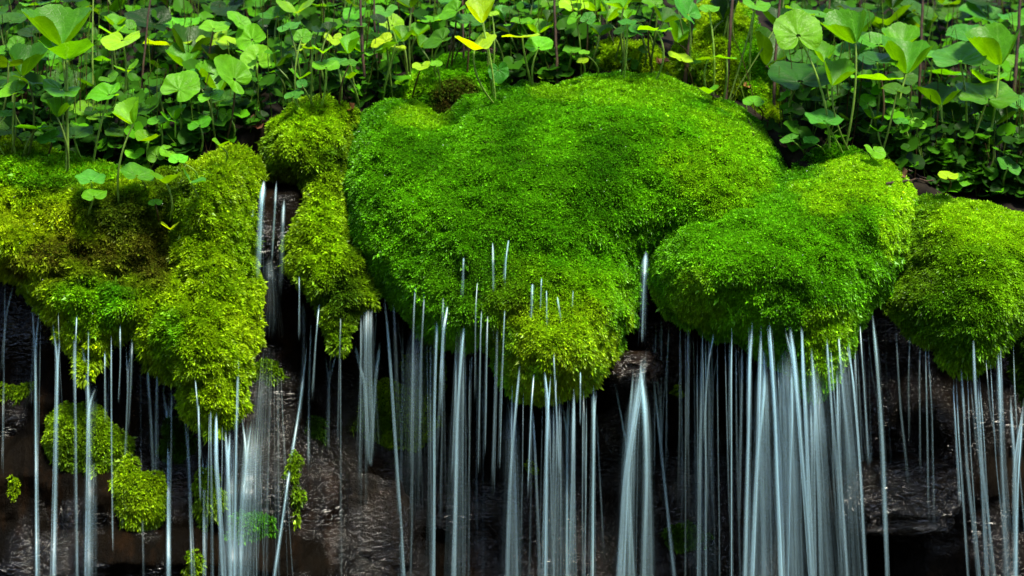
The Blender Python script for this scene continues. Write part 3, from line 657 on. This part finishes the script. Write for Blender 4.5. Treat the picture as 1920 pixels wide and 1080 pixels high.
def zone_of(u, v):
    if v < 470 and 1440 < u < 1510: return 'trickling down the face of the second largest cushion', 'trickle on cushion'
    if 468 <= u <= 540 and v < 500: return 'in the mossy gully beside the moss column', 'gully'
    if u < 250: return 'under the left end of the moss curtain', 'a'
    if u < 480: return 'around the hanging moss tongue', 'b'
    if u < 660: return 'below the narrow moss column', 'c'
    if u < 920: return "under the largest cushion's upper left overhang", 'd'
    if u < 1140: return "off the largest cushion's bearded lobe", 'e'
    if u < 1245 and (v > 460): return 'by the brown rock spout', 'f'
    if u < 1400: return 'under the near end of the second largest cushion', 'g'
    if u < 1545: return "off the second largest cushion's tail", 'h'
    if u < 1690: return 'from the lime edge of the second largest cushion', 'i'
    return 'by the drooping far right cushion', 'j'
def s_look(s):
    if s['word']: return s['word']
    a = 'faint' if s['b'] < .3 else 'pale' if s['b'] < .5 else 'white'
    b = 'thread of water' if s['w'] < 6 else 'stream of water' if s['w'] < 14 else 'broad water stream'
    return ('forked ' if len(s['fork']) else '') + a + ' ' + b
keys = {}
for s in STREAMS:
    z, k = zone_of(*s['path'][0]); s['z'] = z; s['look'] = s_look(s)
    keys.setdefault((s['look'], z), []).append(s)
for (look, z), ss in keys.items():
    ss.sort(key=lambda s: s['path'][0][0])
    for i, s in enumerate(ss):
        s['label'] = f'{look} {z}' if len(ss) == 1 else f'{look} {z}, {ordinal(i + 1)} from left'
for s in STREAMS:
    tag(build_stream(s), s['label'], 'water stream', 'streams of water falling from the moss')

# ------------------------------------------------------------------ leafy plants
HUE = {'Y': (.210, .390, .003), 'L': (.085, .275, .004), 'G': (.052, .200, .003), 'B': (.045, .200, .014), 'D': (.025, .095, .004), 'S': (.010, .040, .003)}  # S: leaf green with shade put into the colour, for the thicket
def blade(cup=.1, fold=0.0, wave=.03, ser=.012, notch=.9, point=.0, seed=0, na=56, nr=7):
    """A kidney-shaped blade, about 1 wide, stalk at the origin, tip towards +y, upper side +z."""
    r_ = np.random.default_rng(seed)
    lim = math.pi * .955
    th = np.linspace(-lim, lim, na)
    c = np.cos(th)
    out = .41 + .15 * c + .10 * np.exp(-((np.abs(th) - 2.25) / .55) ** 2) + .03 * np.exp(-(th / .30) ** 2)
    out = out * (1 - notch * np.clip((np.abs(th) - 2.6) / (lim - 2.6), 0, 1) ** 1.8 * .8)
    out = out + point * np.exp(-(th / .35) ** 2)
    out = out * (1 + ser * np.cos(th * 26) + .025 * np.sin(th * 3 + r_.random() * 6) + .02 * np.sin(th * 5 + r_.random() * 6))
    rr = np.linspace(0.06, 1, nr) ** .85
    RR, TH = np.meshgrid(rr, th)
    rad = RR * out[:, None]
    x = rad * np.sin(TH); y = rad * np.cos(TH)
    ph = r_.random(3) * 6
    z = cup * (rad * 2) ** 1.5 * .5 + fold * np.abs(x) + .010 * RR * (1 - RR) * 4 * np.cos(TH * 9) + wave * RR ** 3 * (np.sin(TH * 4 + ph[0]) + .6 * np.sin(TH * 7 + ph[1])) - .10 * RR ** 2 * np.clip(y, 0, 1) * (.4 + r_.random() * .8)
    V = np.stack([x, y, z], -1).reshape(-1, 3)
    i = np.arange(na * nr).reshape(na, nr)
    F = np.stack([i[:-1, :-1], i[:-1, 1:], i[1:, 1:], i[1:, :-1]], -1).reshape(-1, 4)[:, ::-1]
    UV = np.stack([TH / math.pi * .5 + .5, RR], -1).reshape(-1, 2)
    return V, F, UV
# pose: pitch (0 lies flat, 90 faces the camera), yaw (0 tip away, 180 tip to the camera), roll in the picture, cup, fold
POSE = {'disc': (28, 0, .15, .05), 'oval': (58, 0, .12, .0), 'fan': (4, 0, 1.25, .1), 'gull': (12, 180, .25, .55), 'flat': (5, 40, .12, .06),
        'heart': (30, 180, .12, .15), 'side': (35, 90, .15, .2), 'hang': (75, 180, .1, .1), 'bowl': (8, 0, .75, .0)}
WORDS = {'disc': 'round tilted leaf', 'oval': 'upright oval leaf', 'fan': 'upturned fan-shaped leaf', 'gull': 'folded two-lobed leaf', 'flat': 'level leaf seen edge-on', 'heart': 'heart-shaped leaf', 'side': 'sideways heart-shaped leaf', 'hang': 'hanging leaf', 'bowl': 'bowl-shaped leaf'}
HW = {'Y': 'yellow-green', 'L': 'light green', 'G': 'green', 'B': 'blue-green', 'D': 'dark green', 'S': 'shade-tinted green'}
LEAVES = []
def P_(u, v, w, pose, hue, roll=0, base=None, h=None, yaw=0, n=None, dp=0, dy=0, fill=False):
    LEAVES.append(dict(u=u, v=v, w=w, pose=pose, hue=hue, roll=roll, base=base, h=h, yaw=yaw, dp=dp, dy=dy, fill=fill))
for a in [
 (105, 42, 122, 'fan', 'G', 4, (124, 325)), (126, 88, 92, 'gull', 'B', -5, (128, 320)), (88, 103, 46, 'disc', 'B', 0), (20, 33, 52, 'disc', 'D', -5), (12, 92, 40, 'disc', 'G', 10), (30, 80, 30, 'oval', 'G', 0),
 (18, 166, 56, 'side', 'L', 12), (55, 148, 64, 'flat', 'D', -20), (117, 166, 60, 'heart', 'G', -18, (130, 320)), (112, 199, 46, 'fan', 'G', -8, (124, 330)), (172, 206, 80, 'disc', 'L', -12, (190, 262)),
 (62, 239, 72, 'flat', 'B', -3), (90, 255, 40, 'side', 'B', 20), (138, 247, 64, 'disc', 'D', 0), (193, 172, 60, 'side', 'L', 10), (235, 206, 46, 'fan', 'L', 24, (224, 378)), (255, 174, 48, 'disc', 'G', 4, (280, 240)),
 (228, 78, 68, 'heart', 'Y', 8), (238, 50, 42, 'side', 'G', -25), (313, 79, 88, 'flat', 'Y', 0), (345, 99, 64, 'bowl', 'G', 0, (336, 215)), (337, 42, 68, 'disc', 'L', 4), (338, 161, 68, 'oval', 'L', 0, (336, 300)), (362, 141, 48, 'disc', 'B', 5),
 (204, 143, 36, 'heart', 'G', 20), (238, 122, 44, 'gull', 'L', 12), (398, 74, 56, 'heart', 'Y', 20), (430, 80, 48, 'disc', 'Y', -5), (402, 48, 54, 'disc', 'L', 0), (470, 70, 54, 'oval', 'L', 30), (448, 38, 40, 'side', 'L', -40), (481, 109, 57, 'oval', 'L', 8, (450, 220)),
 (556, 8, 68, 'gull', 'Y', 4), (567, 67, 32, 'oval', 'G', 0), (556, 91, 34, 'heart', 'Y', 10), (584, 90, 34, 'flat', 'L', -5), (611, 121, 48, 'disc', 'L', -4), (606, 92, 36, 'gull', 'L', 0), (626, 74, 34, 'heart', 'Y', -10), (551, 176, 34, 'disc', 'B', 12), (566, 156, 20, 'oval', 'B', 0),
 (330, 209, 34, 'fan', 'G', 0, (328, 300)), (298, 224, 42, 'disc', 'G', 12), (278, 254, 44, 'gull', 'L', -4), (253, 288, 34, 'heart', 'L', 0), (293, 289, 34, 'oval', 'L', 10), (320, 284, 36, 'heart', 'L', -20), (334, 297, 34, 'disc', 'L', 0), (258, 321, 58, 'disc', 'G', -16),
 (312, 332, 52, 'gull', 'L', 0, (318, 412)), (365, 330, 40, 'gull', 'B', -28, (372, 372)), (169, 331, 52, 'disc', 'B', -6), (176, 365, 44, 'disc', 'L', 0), (291, 379, 26, 'disc', 'L', 0), (320, 423, 32, 'gull', 'Y', 0, (318, 436)), (395, 178, 46, 'disc', 'L', 10), (437, 140, 60, 'side', 'L', -60), (469, 167, 48, 'flat', 'L', 0, (445, 210)), (424, 216, 24, 'hang', 'L', 0), (374, 230, 42, 'disc', 'G', 15), (415, 266, 30, 'gull', 'L', -8), (26, 197, 26, 'disc', 'L', 0), (12, 212, 26, 'disc', 'B', 0),
 (734, 43, 44, 'oval', 'Y', -10, (762, 130)), (780, 53, 48, 'bowl', 'G', 0), (766, 20, 40, 'gull', 'B', -8), (716, 75, 38, 'side', 'Y', 25), (655, 78, 38, 'fan', 'L', 0, (672, 205)), (735, 80, 66, 'flat', 'B', 28), (744, 91, 32, 'disc', 'Y', 5), (820, 71, 50, 'side', 'G', 30, (822, 148)), (806, 34, 46, 'disc', 'L', 4), (848, 18, 46, 'side', 'L', 35), (900, 12, 52, 'fan', 'Y', 6, (928, 190)), (922, 25, 26, 'disc', 'Y', 0),
 (892, 77, 72, 'gull', 'Y', 0, (928, 195)), (935, 137, 36, 'hang', 'B', 0, (926, 178)), (976, 66, 66, 'flat', 'Y', 2, (997, 160)), (1010, 81, 50, 'disc', 'L', 5, (1000, 160)), (978, 38, 38, 'disc', 'G', 0), (790, 124, 32, 'heart', 'Y', 10), (818, 119, 22, 'disc', 'L', 0), (1076, 34, 24, 'side', 'L', 40), (1102, 34, 28, 'oval', 'B', 10), (1076, 8, 52, 'disc', 'Y', 0), (1176, 40, 34, 'disc', 'B', 0), (1198, 38, 24, 'disc', 'Y', 0), (1228, 53, 60, 'flat', 'L', -3), (1023, 141, 28, 'disc', 'Y', 0), (1072, 92, 32, 'disc', 'G', 0), (1095, 97, 20, 'disc', 'L', 0), (1092, 113, 22, 'disc', 'Y', 10), (985, 13, 46, 'disc', 'B', 0), (656, 117, 32, 'disc', 'G', 0), (655, 140, 34, 'gull', 'L', 0, (672, 208)), (668, 45, 40, 'disc', 'G', 0),
 (1289, 20, 48, 'side', 'B', -50, (1284, 150)), (1330, 15, 36, 'disc', 'L', 0), (1418, 10, 48, 'heart', 'L', -10), (1325, 108, 38, 'flat', 'L', 6), (1360, 107, 40, 'flat', 'L', -6), (1276, 106, 44, 'disc', 'Y', -20), (1328, 167, 34, 'gull', 'L', 8, (1330, 190)), (1413, 189, 38, 'disc', 'G', 0),
 (1496, 54, 84, 'oval', 'L', 0, (1554, 282)), (1524, 22, 92, 'flat', 'G', -10), (1580, 45, 78, 'fan', 'G', 22, (1584, 280)), (1650, 32, 105, 'gull', 'G', 6), (1690, 63, 68, 'bowl', 'L', 0), (1704, 99, 86, 'fan', 'G', -4, (1690, 290), 78), (1601, 93, 72, 'disc', 'B', 10), (1645, 107, 76, 'disc', 'D', 0), (1612, 122, 84, 'disc', 'D', -22), (1575, 133, 56, 'fan', 'G', -20, (1592, 282)), (1645, 144, 92, 'flat', 'L', -2, (1635, 290)), (1500, 140, 108, 'disc', 'D', 0), (1546, 218, 66, 'disc', 'B', -4, (1580, 288)), (1626, 190, 32, 'oval', 'B', 0),
 (1800, 100, 96, 'disc', 'B', 8, (1800, 330)), (1858, 78, 96, 'fan', 'G', 10, (1835, 335), 64), (1808, 60, 62, 'disc', 'B', 10), (1840, 25, 82, 'side', 'B', -25), (1786, 22, 66, 'disc', 'D', 0), (1765, 172, 84, 'bowl', 'D', 0, (1800, 330)), (1852, 176, 106, 'disc', 'G', -4, (1808, 332)), (1915, 195, 56, 'disc', 'B', -20), (1775, 135, 70, 'flat', 'B', -4), (1680, 165, 50, 'disc', 'D', 0), (1640, 285, 38, 'heart', 'L', -20), (1646, 241, 30, 'gull', 'L', 0), (1720, 231, 32, 'disc', 'L', 0), (1778, 328, 36, 'disc', 'Y', 0), (1808, 336, 34, 'heart', 'L', -20), (1893, 310, 44, 'disc', 'B', -28), (1480, 259, 32, 'disc', 'B', 20), (1521, 262, 28, 'disc', 'B', 0), (1690, 226, 28, 'disc', 'B', 0), (1850, 236, 34, 'disc', 'B', 0), (1735, 100, 52, 'disc', 'B', 0), (1545, 95, 40, 'fan', 'G', 0), (1905, 115, 50, 'disc', 'L', 0), (1900, 30, 50, 'disc', 'B', 0)]:
    u, v, w, pose, hue, roll = a[:6]
    P_(u, v, w, pose, hue, roll, a[6] if len(a) > 6 else None, a[7] if len(a) > 7 else None)
# the plants behind and between: smaller in view, many with shade put into their leaf colour
rs = np.random.default_rng(5)
tries = 0; placed = [(l['u'], l['v'], l['w']) for l in LEAVES]
while sum(l['fill'] for l in LEAVES) < 150 and tries < 6000:
    tries += 1
    u = rs.uniform(-20, 1940); vmax = np.interp(u, [0, 250, 400, 520, 640, 720, 950, 1100, 1250, 1440, 1500, 1700, 1920], [260, 270, 220, 150, 130, 90, 60, 60, 60, 90, 210, 240, 290])
    v = rs.uniform(-25, vmax); w = rs.uniform(38, 88) * (1 if u < 500 or u > 1450 else .75)
    if 1235 < u < 1455 and v > -5 and rs.random() < .85: continue
    if any(abs(u - a) < (w + c) * .22 and abs(v - b) < (w + c) * .16 for a, b, c in placed): continue
    placed.append((u, v, w))
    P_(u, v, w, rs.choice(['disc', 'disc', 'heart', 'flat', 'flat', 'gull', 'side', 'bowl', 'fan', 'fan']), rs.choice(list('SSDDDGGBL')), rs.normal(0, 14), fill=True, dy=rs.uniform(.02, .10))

def leaf_zone(u):
    for lim, t in ((130, 'at the left edge'), (290, 'above the left moss curtain'), (420, 'above the moss tongue'), (520, 'above the mossy gully'), (690, 'above the moss column'), (860, 'behind the largest cushion'), (1050, 'on the largest cushion crest'), (1240, 'around the lime mound'), (1450, 'among dark woody stems'), (1620, 'above the small mound'), (1760, 'above the second cushion'), (3000, 'above the far right cushion')):
        if u < lim: return t
keys = {}
for l in LEAVES:
    sz = 'small' if l['w'] < 36 else 'broad' if l['w'] > 72 else ''
    l['look'] = ' '.join(x for x in (sz, HW[l['hue']], WORDS[l['pose']]) if x) + (' in the thicket' if l['fill'] else '')
    keys.setdefault((l['look'], leaf_zone(l['u'])), []).append(l)
for (look, z), ls in keys.items():
    ls.sort(key=lambda l: l['u'])
    for i, l in enumerate(ls):
        l['label'] = f'{look} {z}' if len(ls) == 1 else f'{look} {z}, {ordinal(i + 1)} from left'

def rotm(pose, yaw, pitch, roll):
    return np.array(Matrix.Rotation(R(-roll), 3, 'Y') @ Matrix.Rotation(R(pitch), 3, 'X') @ Matrix.Rotation(R(yaw), 3, 'Z'))
def stalk(A, B, r0, r1, bow, k=9, sides=6):
    A, B = np.array(A), np.array(B); t = np.linspace(0, 1, k)[:, None]
    P = A + (B - A) * t + np.array(bow) * (4 * t * (1 - t))
    ang = np.linspace(0, 2 * math.pi, sides, endpoint=False)
    ring = np.stack([np.cos(ang), np.sin(ang), ang * 0], -1)
    rr = (r0 + (r1 - r0) * t)
    V = (P[:, None, :] + ring[None] * rr[:, None]).reshape(-1, 3)
    i = np.arange(k * sides).reshape(k, sides); a, b = i[:-1], i[1:]
    F = np.stack([a, np.roll(a, -1, 1), np.roll(b, -1, 1), b], -1).reshape(-1, 4)
    return V, F
LG = 'round-leaved plants on the bank'
rs = np.random.default_rng(21)
def build_plant(i, l):
    pitch, yaw, cup, fold = POSE[l['pose']]
    pitch += l['dp'] + rs.normal(0, 4); yaw += l['yaw'] + rs.normal(0, 16)
    V, F, UV = blade(cup * (1 + rs.normal(0, .12)), fold, .018 + .02 * rs.random(), .012 + .008 * rs.random(), .75 + .25 * rs.random(), .06 if l['pose'] in ('heart', 'side', 'hang') else .0, seed=i)
    V = V @ rotm(l['pose'], yaw, pitch, l['roll']).T
    if l['h']: V[:, 2] *= 1.0
    # where it grows
    u, v, w = l['u'], l['v'], l['w']
    if l['base']: bu, bv = l['base']
    else:
        bu = u + rs.normal(0, 16); bv = v + rs.uniform(70, 170)
        lipv = np.interp(bu, [a for a, b in LIP], [b for a, b in LIP])
        bv = min(bv, lipv - 2) if v < lipv - 10 else v + 40
    g = hit(bu, bv, [BANK, MOSS])
    if g is None: g = W(bu, bv, .3)
    g = g.copy()
    if l['fill'] and g.y < .9: g.y += l['dy']; g.z += l['dy'] * .55
    yl = g.y - (.01 if l['fill'] else .03) - rs.uniform(0, .02)
    k = (D + yl) / D / 1000
    lo, hi = V.min(0), V.max(0)
    s = w * (1.0 if l['fill'] else 1.1) * k / (hi[0] - lo[0])
    if l['h']: s = max(s, l['h'] * k / (hi[2] - lo[2]) * .9)
    ctr = (lo + hi) / 2
    att = np.array([(u - 960) * k, yl, (540 - v) * k]) - ctr * s * np.array([1, 0, 1])
    V = V * s
    root = thing('leafy_plant', g, l['label'], 'plant', LG)
    gl = np.array(g)
    me = mesh_np('leaf', V + att - gl, F, True)
    uvl = me.uv_layers.new(name='UVMap'); uvl.data.foreach_set('uv', UV[F.ravel()].astype(np.float32).ravel())
    lf = link('leaf', me, ML, root)
    c = np.array(HUE[l['hue']]) * math.exp(rs.normal(0, .16)); c[0] *= math.exp(rs.normal(0, .14))
    lf.color = (*c, 1)
    bow = np.array([rs.normal(0, .010), -.012, 0])
    r1 = np.clip(.00135 + w * .000009, .0014, .0024)
    SV, SF = stalk(-nrm(gl, att) * .004, att - gl + np.array([0, 0, -.0005]), r1 * 1.25, r1, bow)
    st = link('stem', mesh_np('stem', SV, SF, True), MST, root)
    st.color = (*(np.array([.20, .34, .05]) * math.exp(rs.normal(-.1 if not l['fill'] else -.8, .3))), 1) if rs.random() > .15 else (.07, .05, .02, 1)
def nrm(a, b):
    d = b - a; return d / (np.linalg.norm(d) + 1e-9)
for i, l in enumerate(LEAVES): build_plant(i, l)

# ------------------------------------------------------------------ undergrowth nobody could count, bare stalks and litter
def scatter_bank(n, seed, vlo, vhi):
    r = np.random.default_rng(seed); pts = []
    while len(pts) < n:
        u = r.uniform(-80, 2000); lipv = np.interp(u, [a for a, b in LIP], [b for a, b in LIP])
        v = lipv + 12 - r.random() ** 1.25 * (lipv + 70)
        h = hit(u, v, [BANK]); hm = hit(u, v, [MOSS])
        if h and not (hm and hm.y < h.y) and not (1240 < u < 1460 and v > -20 and r.random() < .8): pts.append(tuple(h))
    return np.array(pts), r
pts, r = scatter_bank(4300, 3, 0, 0)
Vs, Fs, Cs = [], [], []; off = 0
px_ = []
while len(px_) < 420:
    u = r.uniform(1640, 1980) if len(px_) < 260 else r.uniform(-60, 480)
    v = np.interp(u, [a for a, b in LIP], [b for a, b in LIP]) + 16 - r.uniform(0, 45)
    h = hit(u, v, [BANK])
    if h: px_.append(tuple(h))
pts = np.concatenate([pts, np.array(px_)])
tmpl = [blade(.2, .12, .04, .02, .8, .05, seed=900 + k, na=15, nr=3) for k in range(6)]
for p in pts:
    V, F, _ = tmpl[r.integers(6)]
    s = r.uniform(.014, .050); M = rotm('', r.uniform(0, 360), r.uniform(5, 60), r.normal(0, 22)).T
    hgt = r.uniform(.004, .055) if r.random() < .75 else r.uniform(.05, .13)
    c = np.array(HUE[r.choice(list('SSSDDDDGG'))]) * r.uniform(.6, 1.2)  # mostly dark hues: shade among the leaves put into the colour
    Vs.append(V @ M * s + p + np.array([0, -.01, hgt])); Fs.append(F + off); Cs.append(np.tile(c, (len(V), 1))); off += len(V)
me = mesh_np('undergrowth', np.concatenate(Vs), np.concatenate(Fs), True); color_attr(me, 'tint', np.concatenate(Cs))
tag(link('undergrowth', me, MU), 'dense low undergrowth of tiny leaves covering the dark soil', 'undergrowth', kind='stuff')
pts, r = scatter_bank(1100, 4, 0, 0)
Vs, Fs, Cs = [], [], []; off = 0
for p in pts:
    H = r.uniform(.04, .20)
    V, F = stalk(p, p + np.array([r.normal(0, .02), r.normal(-.01, .015), H]), .0012, .0007, (r.normal(0, .006), 0, 0), 5, 4)
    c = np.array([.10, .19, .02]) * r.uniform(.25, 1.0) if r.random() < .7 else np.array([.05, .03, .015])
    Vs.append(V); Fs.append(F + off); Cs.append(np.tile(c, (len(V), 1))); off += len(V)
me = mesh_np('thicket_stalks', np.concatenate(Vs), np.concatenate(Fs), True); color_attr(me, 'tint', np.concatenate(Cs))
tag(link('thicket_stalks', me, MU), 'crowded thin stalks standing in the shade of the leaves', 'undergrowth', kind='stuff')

woody = [('dark thin stem', 712, 172, 702, -10, .0024, 'leaning dark woody stem above the notch of the largest cushion'), ('', 690, 200, 676, -10, .003, 'straight brown woody stem above the narrow moss column'),
         ('', 1283, 158, 1312, -10, .0042, 'thickest dark red woody stem beside the tall moss mound'), ('', 1360, 190, 1378, -10, .0034, 'dark woody stem standing in front of the tall moss mound'),
         ('', 1045, 160, 1036, -10, .0028, 'dark woody stem on the crest of the largest cushion'), ('', 1092, 110, 1090, -10, .0022, 'thin dark woody stem beside the rounded lime mound'),
         ('', 1150, 80, 1142, -10, .0022, 'dark woody stem rising behind the rounded lime mound'), ('', 1452, 205, 1470, -10, .003, 'mossy dark stem on the edge of the tall moss mound'),
         ('', 1720, 290, 1732, -10, .003, 'brown woody stem between leaves above the second largest cushion'), ('', 1890, 300, 1915, -10, .0036, 'tall brown woody stem near the right edge'),
         ('', 265, 230, 292, -10, .0022, 'dark woody stem in the left thicket'), ('', 870, 120, 868, -10, .002, 'thin dark stem behind the notch of the largest cushion')]
for _, bu, bv, tu, tv, rr, lab in woody:
    g = hit(bu, bv, [BANK, MOSS]) or W(bu, bv, .3); g = g.copy()
    t = W(tu, tv, g.y + .02); t.z += .06
    V, F = stalk((0, 0, -.006), t - g, rr * 1.2, rr * .75, (rs.normal(0, .006), 0, 0), 14, 8)
    V = V + (fbm(V + np.array(g), .03, 77, 2) * rr * .8)[:, None]
    o = link('woody_stem', mesh_np('woody_stem', V, F, True), MWOOD); o.location = g; tag(o, lab, 'stem', 'dark woody stems')
green = [(1365, 190, 1428, -10, 'long green stalk leaning from the foot of a dark woody stem'), (1368, 188, 1472, 52, 'lowest leaning brown-green stalk in front of the tall moss mound'), (928, 178, 893, -10, 'pale upright stalk on the crest of the largest cushion'), (178, 255, 176, -10, 'tall pale stalk in the left thicket'), (664, 40, 668, -12, 'pale bare stalk above the narrow moss column'), (1690, 52, 1640, -14, 'straight grass blade crossing above the second largest cushion'), (1842, 54, 1808, -14, 'straight grass blade crossing the blue-green leaves near the right edge')]
for bu, bv, tu, tv, lab in green:
    g = (hit(bu, bv, [BANK, MOSS]) or W(bu, bv, .3)).copy()
    t = W(tu, tv, g.y - .01); t.z += .03
    V, F = stalk((0, 0, -.004), t - g, .0022, .0014, (rs.normal(0, .004), -.01, 0), 10, 6)
    o = link('bare_stalk', mesh_np('bare_stalk', V, F, True), MST); o.location = g; o.color = (.16, .26, .04, 1); tag(o, lab, 'stalk', 'bare green stalks')

# litter: dead leaves and twigs
dead = [(462, 203, 30, 40, 'large curled brown dead leaf above the mossy gully', (.13, .06, .025)), (660, 211, 24, 14, 'small rust-brown dead leaf beside the narrow moss column', (.14, .05, .015)), (1104, 77, 24, 10, 'yellow fallen leaf behind the rounded lime mound', (.32, .26, .02)), (1066, 153, 14, 14, 'orange dead leaf on the crest of the largest cushion', (.22, .07, .01)), (1237, 125, 22, 26, 'rust-red dead leaf beside the rounded lime mound', (.13, .04, .012)), (1558, 104, 28, 20, 'orange-brown dead leaf among the stalks above the small moss mound', (.24, .10, .015)), (1642, 252, 32, 24, 'reddish dead leaf lying in shade above the second largest cushion', (.09, .025, .012)), (52, 195, 34, 40, 'brown dead leaf in the left thicket', (.07, .035, .015)), (1690, 332, 26, 14, 'brown dead leaf beside the twig over the second largest cushion', (.07, .035, .015)), (1398, 168, 18, 9, 'tan dead leaf among the dark woody stems', (.20, .10, .02)), (928, 100, 30, 22, 'dark brown dead leaf under the crest plants', (.05, .025, .012)), (1480, 280, 34, 16, 'dark red dead leaf beside the small moss mound', (.07, .022, .012)), (480, 245, 30, 14, 'flat red-brown dead leaf at the head of the mossy gully', (.08, .025, .01))]
for i, (u, v, w, h, lab, c) in enumerate(dead):
    V, F, UV = blade(.5, .25, .10, .02, .3, .2, seed=500 + i, na=30, nr=5)
    V = V @ rotm('', rs.uniform(0, 360), 35 + rs.normal(0, 15), rs.normal(0, 25)).T * (max(w, h) / 1000)
    g = (hit(u, v, [BANK, MOSS]) or W(u, v, .25))
    o = link('fallen_leaf', mesh_np('fallen_leaf', V, F, True), MDEAD); o.location = g + Vector((0, -.008, .006)); o.color = (*c, 1); tag(o, lab, 'dead leaf', 'fallen leaves')
for pth, lab in (([(1685, 312), (1715, 330), (1745, 345), (1778, 362)], 'bent brown twig lying over the crown of the second largest cushion'), ([(1400, 225), (1415, 262), (1420, 295)], 'short dark twig lying on the shoulder of the largest cushion'), ([(1660, 350), (1720, 340), (1790, 352)], 'thin twig in the soil behind the far right cushion')):
    pw = [np.array((hit(a, b, [MOSS, BANK]) or W(a, b, .15)) + Vector((0, -.006, .005))) for a, b in pth]
    Vs, Fs = [], []; off = 0
    P = np.array(pw); t = np.linspace(0, len(P) - 1, 14); Pi = np.stack([np.interp(t, np.arange(len(P)), P[:, k]) for k in range(3)], -1)
    Pi += rs.normal(0, .0012, Pi.shape)
    ang = np.linspace(0, 2 * math.pi, 6, endpoint=False); ring = np.stack([ang * 0, np.cos(ang), np.sin(ang)], -1)
    V = (Pi[:, None] + ring[None] * np.linspace(.003, .0013, 14)[:, None, None]).reshape(-1, 3)
    i = np.arange(14 * 6).reshape(14, 6); a, b = i[:-1], i[1:]
    F = np.stack([a, np.roll(a, -1, 1), np.roll(b, -1, 1), b], -1).reshape(-1, 4)
    o = link('twig', mesh_np('twig', V - Pi[0], F, True), MWOOD); o.location = Pi[0]; tag(o, lab, 'twig')

# drops of water caught on the moss
import bmesh
bm = bmesh.new(); r = np.random.default_rng(8)
for k in range(80):
    u, v = r.uniform(640, 1900), r.uniform(160, 620)
    if k % 3 == 0: u, v = r.uniform(0, 480), r.uniform(350, 720)
    h = hit(u, v, [MOSS])
    if h:
        bmesh.ops.create_icosphere(bm, subdivisions=1, radius=r.uniform(.0006, .0011), matrix=Matrix.Translation(h + Vector((0, -.008, .002))))
me = bpy.data.meshes.new('water_drops'); bm.to_mesh(me); bm.free()
me.polygons.foreach_set('use_smooth', np.ones(len(me.polygons), bool))
tag(link('water_drops', me, MDROP), 'tiny glinting water drops caught on the moss', 'water drops', kind='stuff')

# ------------------------------------------------------------------ camera, light, render settings
cam = bpy.data.cameras.new('camera'); co = bpy.data.objects.new('camera', cam); COL.objects.link(co)
co.location = EYE; co.rotation_euler = (R(90), 0, 0)
cam.sensor_width = 36; cam.lens = 36 * D / 1.92; cam.clip_end = 2000; cam.clip_start = .05
cam.dof.use_dof = True; cam.dof.focus_distance = D + .0; cam.dof.aperture_fstop = 4.5
sc.camera = co

SUN_EL, SUN_AZ = 63, 35       # azimuth: degrees to the right of straight ahead's reverse (from behind the camera)
w = bpy.data.worlds.new('World'); sc.world = w; w.use_nodes = True
nt = w.node_tree; bg = nt.nodes['Background']
sky = nt.nodes.new('ShaderNodeTexSky'); sky.sky_type = 'NISHITA'; sky.sun_disc = False
sky.sun_elevation = R(SUN_EL); bg.inputs['Strength'].default_value = .055
nt.links.new(sky.outputs[0], bg.inputs[0])
dirv = Vector((math.sin(R(SUN_AZ)) * math.cos(R(SUN_EL)), -math.cos(R(SUN_AZ)) * math.cos(R(SUN_EL)), math.sin(R(SUN_EL))))   # towards the sun
sky.sun_rotation = math.atan2(dirv.x, dirv.y)
sl = bpy.data.lights.new('sun', 'SUN'); sl.energy = 1.5; sl.angle = R(14); sl.color = (1, .94, .76)
so = bpy.data.objects.new('sun', sl); COL.objects.link(so); so.rotation_euler = dirv.to_track_quat('Z', 'Y').to_euler(); so.location = (0, -2, 5)

vs = sc.view_settings; vs.view_transform = 'Standard'; vs.look = 'None'; vs.exposure = 3.1; vs.gamma = 1
cy = sc.cycles
cy.max_bounces = 8; cy.diffuse_bounces = 3; cy.glossy_bounces = 2; cy.transmission_bounces = 3; cy.transparent_max_bounces = 72
cy.use_denoising = True
try: cy.denoiser = 'OPENIMAGEDENOISE'; cy.denoising_input_passes = 'RGB_ALBEDO_NORMAL'
except Exception: pass
cy.sample_clamp_indirect = 4
